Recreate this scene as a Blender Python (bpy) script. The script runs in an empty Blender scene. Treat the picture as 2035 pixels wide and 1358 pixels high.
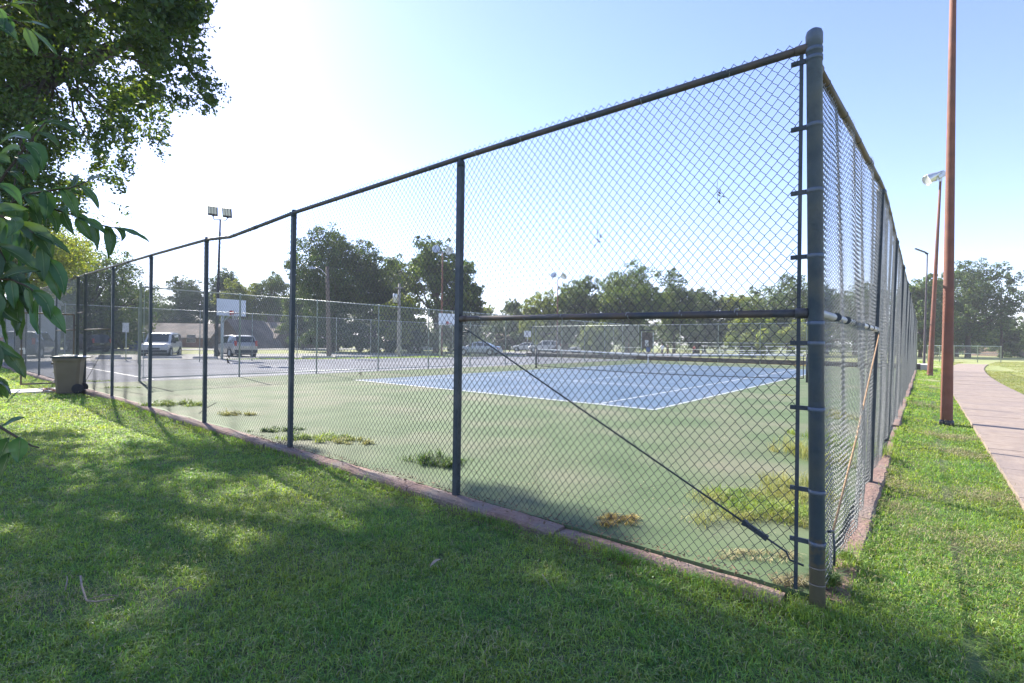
import bpy, math, random
import numpy as np
from mathutils import Vector, Matrix
PI = math.pi
R = math.radians
SC = bpy.context.scene
COL = SC.collection
rng = np.random.default_rng(7)
rnd = random.Random(7)

# ---------- site frame: u runs along the near fence, v along the path-side fence, origin at the corner post ----------
F_, PIT, ROL, YAW, CX0, CY0, EYE = 998.84, .00192, .01244, .68608, 1.68206, 2.74267, 1.37786
SN, CS = math.sin(YAW), math.cos(YAW)
ANG_U = PI - YAW
ANG_V = PI / 2 - YAW
SUN_AZ, SUN_EL = R(-40), R(36)
SUN = np.array([math.sin(SUN_AZ) * math.cos(SUN_EL), math.cos(SUN_AZ) * math.cos(SUN_EL), math.sin(SUN_EL)])

def W(u, v, z=0.0):
    return np.array([CX0 - u * CS + v * SN, CY0 + u * SN + v * CS, z])

def UV(p):
    dx, dy = p[0] - CX0, p[1] - CY0
    return (-CS * dx + SN * dy, SN * dx + CS * dy)

def sight(px, py):
    x, y = px - 1017.5, py - 679
    x, y = x * math.cos(ROL) + y * math.sin(ROL), -x * math.sin(ROL) + y * math.cos(ROL)
    a, b = 1.0, -y / F_
    return np.array([x / F_, a * math.cos(PIT) - b * math.sin(PIT), a * math.sin(PIT) + b * math.cos(PIT)])

def G(px, py, z=0.0):          # point of the horizontal plane z seen at a photo pixel
    d = sight(px, py)
    return np.array([0, 0, EYE]) + d * ((z - EYE) / d[2])

def D(px, py, Y):              # point at distance Y seen at a photo pixel
    d = sight(px, py)
    return np.array([0, 0, EYE]) + d * (Y / d[1])

# ---------- materials ----------
MATS = {}
def mat(name, c1, c2=None, scale=4.0, rough=.6, metal=0.0, bump=0.0, bscale=None, detail=6, contrast=(.35, .65), spec=.5,
        trans=0.0, island=0.0, c3=None, scale3=.6, tcol=None, coat=0.0):
    if name in MATS:
        return MATS[name]
    m = bpy.data.materials.new(name)
    m.use_nodes = True
    nt = m.node_tree
    N, L = nt.nodes, nt.links
    b = N['Principled BSDF']
    b.inputs['Roughness'].default_value = rough
    b.inputs['Metallic'].default_value = metal
    b.inputs['Specular IOR Level'].default_value = spec
    if coat:
        b.inputs['Coat Weight'].default_value = coat
        b.inputs['Coat Roughness'].default_value = .05
    tc = N.new('ShaderNodeTexCoord')
    col = None
    if c2 is not None:
        n = N.new('ShaderNodeTexNoise')
        n.inputs['Scale'].default_value = scale
        n.inputs['Detail'].default_value = detail
        L.new(tc.outputs['Object'], n.inputs['Vector'])
        r = N.new('ShaderNodeValToRGB')
        r.color_ramp.elements[0].position, r.color_ramp.elements[1].position = contrast
        r.color_ramp.elements[0].color = (*c1, 1)
        r.color_ramp.elements[1].color = (*c2, 1)
        L.new(n.outputs['Fac'], r.inputs['Fac'])
        col = r.outputs['Color']
        if c3 is not None:
            n3 = N.new('ShaderNodeTexNoise')
            n3.inputs['Scale'].default_value = scale3
            n3.inputs['Detail'].default_value = 5
            L.new(tc.outputs['Object'], n3.inputs['Vector'])
            r3 = N.new('ShaderNodeValToRGB')
            r3.color_ramp.elements[0].position, r3.color_ramp.elements[1].position = (.45, .7)
            r3.color_ramp.elements[0].color = (0, 0, 0, 1)
            L.new(n3.outputs['Fac'], r3.inputs['Fac'])
            mx = N.new('ShaderNodeMix')
            mx.data_type = 'RGBA'
            L.new(r3.outputs['Color'], mx.inputs[0])
            L.new(col, mx.inputs[6])
            mx.inputs[7].default_value = (*c3, 1)
            col = mx.outputs[2]
        if island:
            gi = N.new('ShaderNodeNewGeometry')
            hs = N.new('ShaderNodeHueSaturation')
            mr = N.new('ShaderNodeMapRange')
            mr.inputs[3].default_value = 1 - island
            mr.inputs[4].default_value = 1 + island
            L.new(gi.outputs['Random Per Island'], mr.inputs[0])
            L.new(mr.outputs[0], hs.inputs['Value'])
            mh = N.new('ShaderNodeMapRange')
            mh.inputs[3].default_value = .5 - island * .07
            mh.inputs[4].default_value = .5 + island * .05
            ml = N.new('ShaderNodeMath'); ml.operation = 'FRACT'
            mm = N.new('ShaderNodeMath'); mm.operation = 'MULTIPLY'; mm.inputs[1].default_value = 7.31
            L.new(gi.outputs['Random Per Island'], mm.inputs[0]); L.new(mm.outputs[0], ml.inputs[0])
            L.new(ml.outputs[0], mh.inputs[0]); L.new(mh.outputs[0], hs.inputs['Hue'])
            L.new(col, hs.inputs['Color'])
            col = hs.outputs['Color']
        L.new(col, b.inputs['Base Color'])
    else:
        b.inputs['Base Color'].default_value = (*c1, 1)
    if bump:
        nb = N.new('ShaderNodeTexNoise')
        nb.inputs['Scale'].default_value = bscale or scale * 4
        nb.inputs['Detail'].default_value = 6
        L.new(tc.outputs['Object'], nb.inputs['Vector'])
        bp = N.new('ShaderNodeBump')
        bp.inputs['Strength'].default_value = bump
        bp.inputs['Distance'].default_value = .02
        L.new(nb.outputs['Fac'], bp.inputs['Height'])
        L.new(bp.outputs['Normal'], b.inputs['Normal'])
    if trans:
        t = N.new('ShaderNodeBsdfTranslucent')
        if col is not None:
            g = N.new('ShaderNodeMix'); g.data_type = 'RGBA'; g.blend_type = 'MULTIPLY'
            g.inputs[0].default_value = 1
            L.new(col, g.inputs[6]); g.inputs[7].default_value = (*(tcol or (1.5, 1.35, .5)), 1)
            L.new(g.outputs[2], t.inputs['Color'])
        else:
            t.inputs['Color'].default_value = (*c1, 1)
        mxs = N.new('ShaderNodeMixShader')
        mxs.inputs[0].default_value = trans
        L.new(b.outputs[0], mxs.inputs[1]); L.new(t.outputs[0], mxs.inputs[2])
        L.new(mxs.outputs[0], N['Material Output'].inputs['Surface'])
    MATS[name] = m
    return m

def glass_mat(name, c, rough=.05):
    m = mat(name, c, rough=rough, spec=.8)
    return m

# ---------- mesh helpers ----------
def np_obj(name, V, Fc, m, parent=None, smooth=False):
    """V (n,3) array, Fc (k,3 or 4) int array"""
    me = bpy.data.meshes.new(name)
    V = np.ascontiguousarray(V, dtype=np.float32); Fc = np.ascontiguousarray(Fc, dtype=np.int32)
    k, s = Fc.shape
    me.vertices.add(len(V)); me.vertices.foreach_set('co', V.ravel())
    me.loops.add(k * s); me.loops.foreach_set('vertex_index', Fc.ravel())
    me.polygons.add(k)
    me.polygons.foreach_set('loop_start', np.arange(0, k * s, s, dtype=np.int32))
    me.polygons.foreach_set('loop_total', np.full(k, s, dtype=np.int32))
    if smooth:
        me.polygons.foreach_set('use_smooth', np.ones(k, dtype=bool))
    me.update(calc_edges=True)
    me.materials.append(m)
    o = bpy.data.objects.new(name, me)
    COL.objects.link(o)
    if parent is not None:
        o.parent = parent
    return o

class MB:
    def __init__(s):
        s.v, s.f, s.sm = [], [], []
    def add(s, vs, fs, smooth=False):
        o = len(s.v)
        s.v += [tuple(map(float, p)) for p in vs]
        s.f += [tuple(i + o for i in f) for f in fs]
        s.sm += [smooth] * len(fs)
        return s
    def box(s, c, d, rz=0, top=(1, 1), M=None):
        x, y, z = d[0] / 2, d[1] / 2, d[2] / 2
        vs = []
        for k, (zz, tx, ty) in enumerate(((-z, 1, 1), (z, top[0], top[1]))):
            for a, b in ((-1, -1), (1, -1), (1, 1), (-1, 1)):
                vs.append(Vector((a * x * tx, b * y * ty, zz)))
        if M is not None:
            vs = [M @ p for p in vs]
        if rz:
            q = Matrix.Rotation(rz, 3, 'Z')
            vs = [q @ p for p in vs]
        vs = [p + Vector(c) for p in vs]
        return s.add(vs, [(3, 2, 1, 0), (4, 5, 6, 7), (0, 1, 5, 4), (1, 2, 6, 5), (2, 3, 7, 6), (3, 0, 4, 7)])
    def tube(s, pts, r, n=8, caps=True):
        P = [Vector(p) for p in pts]
        rr = r if isinstance(r, (list, tuple)) else [r] * len(P)
        vs, fs = [], []
        ref = None
        for i, p in enumerate(P):
            t = (P[min(i + 1, len(P) - 1)] - P[max(i - 1, 0)]).normalized()
            if ref is None:
                ref = t.orthogonal().normalized()
            ref = (ref - t * ref.dot(t))
            ref = ref.normalized() if ref.length > 1e-6 else t.orthogonal().normalized()
            b = t.cross(ref)
            for k in range(n):
                a = 2 * PI * k / n
                vs.append(p + (ref * math.cos(a) + b * math.sin(a)) * rr[i])
        for i in range(len(P) - 1):
            for k in range(n):
                k2 = (k + 1) % n
                fs.append((i * n + k, i * n + k2, (i + 1) * n + k2, (i + 1) * n + k))
        s.add(vs, fs, True)
        if caps:
            o = len(s.v) - len(vs)
            s.f.append(tuple(o + k for k in reversed(range(n)))); s.sm.append(False)
            s.f.append(tuple(o + (len(P) - 1) * n + k for k in range(n))); s.sm.append(False)
        return s
    def lathe(s, prof, n=16, M=None, close=False):
        """prof: list of (r,z)"""
        vs, fs = [], []
        for r, z in prof:
            for k in range(n):
                a = 2 * PI * k / n
                p = Vector((r * math.cos(a), r * math.sin(a), z))
                vs.append(M @ p if M is not None else p)
        for i in range(len(prof) - 1):
            for k in range(n):
                k2 = (k + 1) % n
                fs.append((i * n + k, i * n + k2, (i + 1) * n + k2, (i + 1) * n + k))
        return s.add(vs, fs, True)
    def poly(s, pts, flip=False):
        return s.add(pts, [tuple(reversed(range(len(pts)))) if flip else tuple(range(len(pts)))])
    def prism(s, pts, off):
        """pts: planar polygon, off: extrusion vector"""
        n = len(pts); off = Vector(off)
        vs = [Vector(p) for p in pts] + [Vector(p) + off for p in pts]
        fs = [tuple(reversed(range(n))), tuple(range(n, 2 * n))] + [(i, (i + 1) % n, n + (i + 1) % n, n + i) for i in range(n)]
        return s.add(vs, fs)
    def build(s, name, m, parent=None, fix=True):
        me = bpy.data.meshes.new(name)
        me.from_pydata(s.v, [], s.f)
        me.polygons.foreach_set('use_smooth', s.sm)
        if fix:
            import bmesh
            bm = bmesh.new(); bm.from_mesh(me)
            bmesh.ops.recalc_face_normals(bm, faces=bm.faces)
            bm.to_mesh(me); bm.free()
        me.materials.append(m)
        me.update()
        o = bpy.data.objects.new(name, me)
        COL.objects.link(o)
        if parent is not None:
            o.parent = parent
        return o

def tag(o, label=None, cat=None, group=None, kind=None):
    if label: o['label'] = label
    if cat: o['category'] = cat
    if group: o['group'] = group
    if kind: o['kind'] = kind
    return o

def thing(name, label, cat, loc=(0, 0, 0), rz=0, group=None, rx=0):
    o = bpy.data.objects.new(name, None)
    o.empty_display_size = .2
    COL.objects.link(o)
    o.location = tuple(map(float, loc)); o.rotation_euler = (rx, 0, rz)
    return tag(o, label, cat, group)

def copy_thing(o, loc, rz, label, group=None):
    c = o.copy(); COL.objects.link(c)
    c.location = tuple(map(float, loc)); c.rotation_euler = (o.rotation_euler[0], 0, rz); c['label'] = label
    if group: c['group'] = group
    def rec(a, b):
        for ch in [x for x in a.children]:
            d = ch.copy(); COL.objects.link(d); d.parent = b
            rec(ch, d)
    rec(o, c)
    return c

def sheet(name, uvs, z, m, kind='structure', thick=0.0, cell=None):
    """flat polygon in site coordinates; thick > 0 makes a slab"""
    b = MB()
    pts = [W(u, v, z) for u, v in uvs]
    if thick:
        b.prism([Vector(p) - Vector((0, 0, thick)) for p in pts], (0, 0, thick))
    else:
        b.poly(pts)
    o = b.build(name, m)
    if not thick and o.data.polygons[0].normal.z < 0:
        o.data.flip_normals()
    return tag(o, kind=kind)
SKY_STRENGTH, SUN_STRENGTH, EXPOSURE = .112, 5.0, 1.55
AIR, DUST, OZONE = 1.0, .2, 3.0
HAZE = .0008
SHADE_N = 300
GRASS_D = 9000
# ---------- camera, light, sky ----------
cam = bpy.data.objects.new('camera', bpy.data.cameras.new('camera'))
COL.objects.link(cam)
cam.data.sensor_width = 36; cam.data.lens = 36 * F_ / 2035
cam.data.clip_start = .05; cam.data.clip_end = 5000
cam.matrix_world = Matrix.Translation((0, 0, EYE)) @ Matrix.Rotation(PI / 2 + PIT, 4, 'X') @ Matrix.Rotation(ROL, 4, 'Z')
SC.camera = cam
wd = bpy.data.worlds.new('World'); SC.world = wd; wd.use_nodes = True
nt = wd.node_tree
sky = nt.nodes.new('ShaderNodeTexSky'); sky.sky_type = 'NISHITA'; sky.sun_disc = False
sky.sun_elevation = SUN_EL; sky.sun_rotation = SUN_AZ
sky.altitude = 100; sky.air_density = AIR; sky.dust_density = DUST; sky.ozone_density = OZONE
tn = nt.nodes.new('ShaderNodeMix'); tn.data_type = 'RGBA'; tn.blend_type = 'MULTIPLY'; tn.inputs[0].default_value = 1
tn.inputs[7].default_value = (1.08, .945, 1.07, 1)
nt.links.new(sky.outputs[0], tn.inputs[6]); nt.links.new(tn.outputs[2], nt.nodes['Background'].inputs[0])
nt.nodes['Background'].inputs[1].default_value = SKY_STRENGTH
sl = bpy.data.lights.new('sun', 'SUN'); sl.energy = SUN_STRENGTH; sl.angle = R(.53); sl.color = (1, .93, .82)
so = bpy.data.objects.new('sun', sl); COL.objects.link(so)
so.rotation_euler = Vector(SUN).to_track_quat('Z', 'Y').to_euler()
SC.view_settings.view_transform = 'Standard'; SC.view_settings.look = 'None'
SC.view_settings.exposure = EXPOSURE; SC.view_settings.gamma = 1
SC.cycles.max_bounces = 8; SC.cycles.transparent_max_bounces = 8
SC.cycles.use_adaptive_sampling = True
SC.cycles.use_denoising = True

# ---------- setting ----------
m_soil = mat('lawn soil', (.065, .105, .028), (.11, .165, .045), 9, .95, bump=.6, bscale=60, c3=(.10, .095, .045), scale3=1.1)
m_field = mat('far grass', (.21, .25, .075), (.30, .33, .12), 1.2, .95, bump=.5, bscale=25, c3=(.30, .29, .14), scale3=.35)
m_green = mat('court green paint', (.074, .113, .051), (.113, .154, .077), 1.3, .8, bump=.15, bscale=140, c3=(.165, .166, .112), scale3=.55, contrast=(.3, .72), spec=.2)
m_blue = mat('court blue paint', (.059, .104, .160), (.082, .134, .196), 1.1, .58, bump=.12, bscale=160, c3=(.125, .165, .225), scale3=.5, spec=.25)
m_white = mat('line paint', (.72, .73, .72), (.5, .52, .52), 9, .6)
m_grey = mat('grey court paint', (.165, .174, .198), (.21, .22, .245), .7, .9, bump=.1, bscale=120, c3=(.145, .152, .172), scale3=.4, spec=.12)
m_curb = mat('kerb concrete', (.185, .118, .092), (.28, .18, .143), 16, .9, bump=1.0, bscale=45, c3=(.20, .175, .15), scale3=2.2, contrast=(.3, .7))
m_conc = mat('pale concrete', (.42, .40, .37), (.5, .48, .45), 3, .85, bump=.3, bscale=60)
m_path = mat('pink concrete', (.265, .205, .162), (.345, .275, .22), 7, .85, bump=.35, bscale=70, c3=(.25, .20, .175), scale3=.9)
m_asph = mat('pale asphalt', (.16, .16, .16), (.22, .22, .215), 1.5, .85, bump=.3, bscale=60)
m_crack = mat('crack dirt', (.03, .035, .02), rough=1)

GZ = -.07
def ground():
    # uneven grid: fine near the camera, coarse to the horizon
    def axis(lim):
        a = [0.0]; st = .25
        while a[-1] < lim:
            a.append(a[-1] + st); st = st if a[-1] < 14 else st * 1.25
        a = np.array(a)
        return np.concatenate([-a[:0:-1], a])
    X = axis(1500); Y = axis(1500) + 4
    gx, gy = np.meshgrid(X, Y, indexing='ij')
    du, dv = -CS * (gx - CX0) + SN * (gy - CY0), SN * (gx - CX0) + CS * (gy - CY0)
    h = .018 * np.sin(gx * 1.3 + 1.1 * np.sin(gy * .9)) + .014 * np.sin(gy * 1.9 + .7 * gx)
    near = np.hypot(gx, gy) < 60
    h = np.where(near, h, 0)
    inside = (du > -.5) & (dv > -.5) & (du < 45) & (dv < 45)
    pathz = (du < -.6) & (du > -5.2)
    h = np.where(inside, -.05, h); h = np.where(pathz, -.035 + h * .3, h)
    V = np.stack([gx, gy, GZ + h], -1).reshape(-1, 3)
    nx, ny = gx.shape
    i, j = np.meshgrid(np.arange(nx - 1), np.arange(ny - 1), indexing='ij')
    a = (i * ny + j).ravel()
    Fc = np.stack([a, a + ny, a + ny + 1, a + 1], -1)
    o = np_obj('ground', V, Fc, m_soil, smooth=True)
    o.data.materials.append(m_field)
    c = V[Fc].mean(1)
    far = (np.hypot(c[:, 0], c[:, 1]) > 24).astype(np.int32)
    o.data.polygons.foreach_set('material_index', far)
    tag(o, kind='structure')
ground()

# tennis court slab with its blue playing area and lines
A0, B0 = 3.8967, 6.8236
sheet('tennis_court', [(.035, .035), (18.72, .035), (18.72, 37), (.035, 37)], 0.0, m_green, thick=.12)
sheet('playing_area', [(A0, B0), (A0 + 10.97, B0), (A0 + 10.97, B0 + 23.77), (A0, B0 + 23.77)], .004, m_blue)
lines = MB()
def line(u0, v0, u1, v1, w=.05):
    a, b = min(u0, u1), max(u0, u1); c, d = min(v0, v1), max(v0, v1)
    if b - a < d - c: a -= w / 2; b += w / 2
    else: c -= w / 2; d += w / 2
    lines.poly([W(a, c, LZ), W(b, c, LZ), W(b, d, LZ), W(a, d, LZ)])
LZ = .008
e = .025
for u in (A0 + e, A0 + 10.97 - e): line(u, B0, u, B0 + 23.77)
LZ = .0085
for v in (B0 + .04, B0 + 23.73): line(A0, v, A0 + 10.97, v, .09)
LZ = .009
for u in (A0 + 1.37, A0 + 9.6): line(u, B0, u, B0 + 23.77)
LZ = .0095
for v in (B0 + 5.485, B0 + 18.285): line(A0 + 1.37, v, A0 + 9.6, v)
LZ = .010
line(A0 + 5.485, B0 + 5.485, A0 + 5.485, B0 + 18.285)
o = lines.build('court_lines', m_white); tag(o, kind='structure')
if o.data.polygons[0].normal.z < 0: o.data.flip_normals()

BB = [(18.74, .1), (37.2, .1), (36.9, 8.2), (33.4, 16.6), (32.3, 25.4), (31.5, 37), (18.74, 37)]
sheet('basketball_court', BB, -.002, m_grey, thick=.12)
lb = MB()
def bline(p, q, w=.06, z=.003):
    P, Q = Vector(W(*p, z)), Vector(W(*q, z)); t = (Q - P).normalized(); n = Vector((-t.y, t.x, 0)) * w / 2
    lb.poly([P - n, Q - n, Q + n, P + n])
bline((19.3, 2.2), (23.5, 2.2)); bline((19.3, 2.26), (19.3, 16), z=.004); bline((23.5, 2.2), (31.5, 2.2), z=.0035)
bline((19.36, 9.1), (32, 9.1)); bline((31.6, 2.3), (31.6, 24), z=.0045); bline((19.36, 16), (31.5, 16), z=.0042)
o = lb.build('basketball_lines', m_white); tag(o, kind='structure')
if o.data.polygons[0].normal.z < 0: o.data.flip_normals()

# broken kerb strip carrying the fence
def kerb_strip(name, along, length, start, base, breaks=()):
    b = MB()
    x = start
    k = 0
    while x < length:
        L = min(rnd.uniform(1.3, 1.9), length - x + .01)
        zt = base(x + L / 2) + rnd.uniform(-.006, .006) - (.03 if k in breaks else 0)
        tl = rnd.uniform(-.006, .006)
        n = 16 if x < 14 else 4
        o = len(b.v); rows = []
        off = rnd.uniform(-.012, .012)
        for q in range(n + 1):
            s_ = x + (L - .008) * q / n
            endc = .012 if q in (0, n) else 0
            w0 = -.125 + off + rnd.uniform(-.008, .008)
            z = zt + tl * (q / n - .5) + rnd.uniform(-.0025, .0025) - endc * .6
            for w_, zz in ((w0 - .004, z - .16), (w0, z - .022 - rnd.uniform(0, .008)), (w0 + .016, z - .004), (-.05, z + rnd.uniform(-.002, .002)), (.02, z), (.03, z - .012), (.03, z - .16)):
                p = (s_, w_) if along == 'u' else (w_, s_)
                b.v.append(tuple(W(*p, zz)))
        for q in range(n):
            for c in range(6):
                b.f.append((o + q * 7 + c, o + q * 7 + c + 1, o + q * 7 + c + 8, o + q * 7 + c + 7)); b.sm.append(False)
        b.f.append(tuple(o + c for c in range(7))); b.sm.append(False)
        b.f.append(tuple(o + n * 7 + c for c in range(7))); b.sm.append(False)
        x += L; k += 1
    return tag(b.build(name, m_curb), kind='structure')
kz = lambda x: .010 - .052 * math.exp(-(x / 3.0) ** 1.3) * .55
kerb_strip('kerb', 'u', 17.0, .16, kz)
kerb_strip('kerb', 'u', 37.0, 17.95, lambda x: .01)
kerb_strip('kerb', 'v', 38.0, .12, lambda x: -.022, breaks=(3, 4))
sheet('gate_pavement', [(16.9, -6), (17.95, -6), (17.95, .098), (16.9, .098)], -.012, m_conc, thick=.1)

# park path of pink concrete slabs
def path_edge(v):
    k = max(0, v - 20)
    return -1.16 - .0012 * k * k, -2.86 - .0014 * k * k
b = MB(); v = -7.0
while v < 58:
    L = 1.52
    a0, a1 = path_edge(v); c0, c1 = path_edge(v + L - .012)
    z = -.045 + rnd.uniform(-.004, .004)
    q = [Vector(W(u_, v_, z)) for u_, v_ in ((a1, v), (a0, v), (c0, v + L - .012), (c1, v + L - .012))]
    b.prism([p - Vector((0, 0, .09)) for p in q], (0, 0, .09)); v += L
o = b.build('path', m_path); tag(o, kind='structure')
# parking lot, street lawn and drive beyond the courts
sheet('parking_lot', [(38.6, -14), (52, -14), (50, 16), (46, 33), (38.0, 33), (37.2, 18)], -.015, m_asph, thick=.05)
sheet('street', [(66, -60), (75, -60), (82, 160), (72, 160)], -.02, m_asph, thick=.05)
sheet('parking_lot', [(20, 50), (47, 40), (52, 75), (24, 80)], -.017, m_asph, thick=.05)

# the hazy summer air
m_haze = bpy.data.materials.new('haze'); m_haze.use_nodes = True
hn = m_haze.node_tree; hn.nodes.remove(hn.nodes['Principled BSDF'])
pv = hn.nodes.new('ShaderNodeVolumePrincipled'); pv.inputs['Density'].default_value = HAZE; pv.inputs['Color'].default_value = (.86, .90, .95, 1)
hn.links.new(pv.outputs[0], hn.nodes['Material Output'].inputs['Volume'])
hz_ = MB().box((0, 0, 12), (3600, 3600, 27)).build('haze', m_haze); tag(hz_, kind='stuff')
# ---------- chain link ----------
m_wire = mat('backlit tone galvanised wire', (.035, .04, .043), (.07, .075, .078), 30, .6, metal=.1)  # backlit look of the near mesh is put into this dark wire colour
m_wires = mat('sunlit tone galvanised wire', (.27, .30, .29), (.38, .41, .39), 30, .45, metal=.35)  # same galvanised wire, its sunlit brightness put into the colour
m_wirem = mat('grey galvanised wire', (.14, .15, .15), (.24, .25, .25), 30, .45, metal=.45)  # same wire again, mid tone set between the backlit and sunlit colours
m_post = mat('slate fence paint', (.03, .041, .05), (.05, .064, .075), 7, .5, bump=.15, bscale=60, c3=(.085, .095, .10), scale3=4, contrast=(.3, .7), spec=.35)
m_rail = mat('rusted bronze rail', (.10, .075, .045), (.155, .115, .06), 8, .6, bump=.1, bscale=60, c3=(.05, .05, .05), scale3=2)
m_raild = mat('backlit tone rail', (.035, .042, .05), (.06, .065, .07), 9, .55, bump=.15, bscale=60, c3=(.12, .085, .06), scale3=3.5)  # backlit darkness put into the near rail colour; brown patches are rust
m_galv = mat('galvanised pipe', (.34, .39, .38), (.45, .5, .48), 5, .42, metal=.3, c3=(.28, .33, .31), scale3=2)
m_silv = mat('silver pipe', (.45, .45, .43), (.55, .55, .52), 6, .4, metal=.3)
m_worn = mat('worn post foot', (.15, .14, .11), (.26, .235, .19), 14, .85, bump=.3, bscale=50, c3=(.06, .07, .075), scale3=6)
m_corner = mat('corner post paint', (.076, .104, .142), (.108, .14, .184), 9, .5, bump=.2, bscale=60, c3=(.15, .165, .17), scale3=5, contrast=(.3, .7))
def worn_foot(m):
    nt = m.node_tree; N, L = nt.nodes, nt.links; b = N['Principled BSDF']
    src = b.inputs['Base Color'].links[0].from_socket
    tc = N.new('ShaderNodeTexCoord'); sx = N.new('ShaderNodeSeparateXYZ'); L.new(tc.outputs['Object'], sx.inputs[0])
    n = N.new('ShaderNodeTexNoise'); n.inputs['Scale'].default_value = 16; n.inputs['Detail'].default_value = 8; L.new(tc.outputs['Object'], n.inputs['Vector'])
    a = N.new('ShaderNodeMath'); a.operation = 'MULTIPLY_ADD'; a.inputs[1].default_value = .9; L.new(n.outputs['Fac'], a.inputs[0]); L.new(sx.outputs['Z'], a.inputs[2])
    r = N.new('ShaderNodeMapRange'); r.inputs[1].default_value = .62; r.inputs[2].default_value = .74; r.inputs[3].default_value = 1; r.inputs[4].default_value = 0; L.new(a.outputs[0], r.inputs[0])
    mx = N.new('ShaderNodeMix'); mx.data_type = 'RGBA'; L.new(r.outputs[0], mx.inputs[0]); L.new(src, mx.inputs[6]); mx.inputs[7].default_value = (.19, .165, .13, 1)
    L.new(mx.outputs[2], b.inputs['Base Color'])
worn_foot(m_corner)
m_rust = mat('rusty rod', (.30, .19, .10), (.42, .27, .14), 20, .7)

def chain(w, h, cw=.06, ch=.071, r=.0019, sides=4, fine=True, wave=None, z0=.03, dz=None, wv_=.0032):
    n = int(round(w / (cw / 2))); cw = 2 * w / n
    K = int(round((h - z0) / (ch / 2)))
    k = np.arange(K + 1)
    if fine:
        fr = np.array([0, .10, .90]); ks = (k[:, None] + fr).ravel()[:-2]
    else:
        ks = k.astype(float)
    i = np.arange(n)[:, None]
    kb = np.floor(ks + 1e-6).astype(int); f = ks - kb
    a = ((kb + i) % 2); bnext = 1 - a
    f2 = np.where(f < .05, 0, np.where(f < .5, .06, .94)) if fine else f
    x = (i + a * (1 - f2) + bnext * f2)
    # hooks overlap the neighbour a touch, wire woven in and out of plane
    side = a * (1 - f2) + bnext * f2
    x = x * cw / 2 + np.where(side > .5, .0012, -.0012)
    y = np.where(side > .5, -1, 1) * wv_ * np.abs(2 * side - 1)
    z = z0 + ks * ch / 2 + np.zeros_like(x)
    z = z + .005 * np.sin(x * 5.3 + 1) * np.sin(z * 2.1) + .004 * np.sin(x * 31 + 5 * np.sin(x * 3)) * np.sin(z * 1.3)
    x = x + .003 * np.sin(z * 4.1 + 2 * np.sin(x * 2)) * (1 if fine else 0)
    if wave is not None:
        y = y + wave(x, z)
    if dz is not None:
        z = z + dz(x) * (z / h)
    P = np.stack([x, y, z], -1)
    T = np.gradient(P, axis=1); T /= np.linalg.norm(T, axis=-1, keepdims=True) + 1e-9
    Yv = np.array([0, 1.0, 0])
    S = np.cross(T, Yv); S /= np.linalg.norm(S, axis=-1, keepdims=True) + 1e-9
    Bv = np.cross(T, S)
    an = 2 * PI * np.arange(sides) / sides + .4
    V = P[:, :, None, :] + r * (np.cos(an)[:, None] * S[:, :, None, :] + np.sin(an)[:, None] * Bv[:, :, None, :])
    nw, npn = P.shape[:2]
    base = (np.arange(nw)[:, None, None] * npn + np.arange(npn - 1)[None, :, None]) * sides
    s0 = np.arange(sides)[None, None, :]; s1 = (s0 + 1) % sides
    Fc = np.stack([base + s0, base + s1, base + sides + s1, base + sides + s0], -1).reshape(-1, 4)
    return V.reshape(-1, 3), Fc

def panel(parent, x, data=None, VF=None, m=None):
    if data is None:
        o = np_obj('chain_link_mesh', *VF, m or m_wire, parent, smooth=True)
    else:
        o = bpy.data.objects.new('chain_link_mesh', data); COL.objects.link(o); o.parent = parent
    o.location.x = x
    return o

def round_post(r, h, z0=-.05, cap=True, n=14, lean=(0, 0), M=None):
    b = MB()
    prof = [(0, z0), (r, z0), (r, h - .06), (r * 1.08, h - .058), (r * 1.1, h - .005), (r * .95, h + .015), (r * .5, h + .028), (0, h + .032)]
    b.lathe(prof, n)
    b.v = [(x + lean[0] * z / h, y + lean[1] * z / h, z) for x, y, z in b.v]
    return b

def channel_post(w, d, h, lean=(0, 0), z0=-.05):
    # roll-formed channel: lipped C section, with a loop cap holding the rail
    b = MB()
    t = .012
    sec = [(-w / 2, -d / 2), (-w * .12, -d / 2), (-w * .12, -d / 2 + t), (w * .12, -d / 2 + t), (w * .12, -d / 2), (w / 2, -d / 2), (w / 2, d / 2), (-w / 2, d / 2)]
    b.prism([(x, y, z0) for x, y in sec], (0, 0, h - .05 - z0))
    b.lathe([(0, h - .10), (w * .66, h - .10), (w * .68, h - .055), (w * .5, h - .045), (w * .42, h - .01), (0, h - .01)], 12)
    b.v = [(x + lean[0] * z / h, y + lean[1] * z / h, z) for x, y, z in b.v]
    return b

def ring(b, r, z, t=.006, hgt=.03, n=16, dx=0):
    b.lathe([(r, z), (r + t, z), (r + t, z + hgt), (r, z + hgt), (r, z)], n, Matrix.Translation((dx, 0, 0)))

def rail_tube(b, pts, r=.021, n=10):
    b.tube(pts, r, n)

def ties(parent, x0, x1, zf, r=.021, step=.45, y=0.0):
    b = MB(); b.tube([(.008 * math.cos(a * .5), (r + .003) * math.cos(a), (r + .003) * math.sin(a)) for a in np.linspace(0, 2 * PI, 13)], .002, 4)
    first = None; x = x0 + .25
    while x < x1 - .1:
        xx = x + rnd.uniform(-.08, .08)
        if first is None:
            o = first = b.build('tie_wire', m_wires, parent, fix=False)
        else:
            o = first.copy(); COL.objects.link(o)
        o.location = (xx, y, zf(xx)); o.rotation_euler = (0, 0, rnd.uniform(-.4, .4))
        x += step

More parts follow.
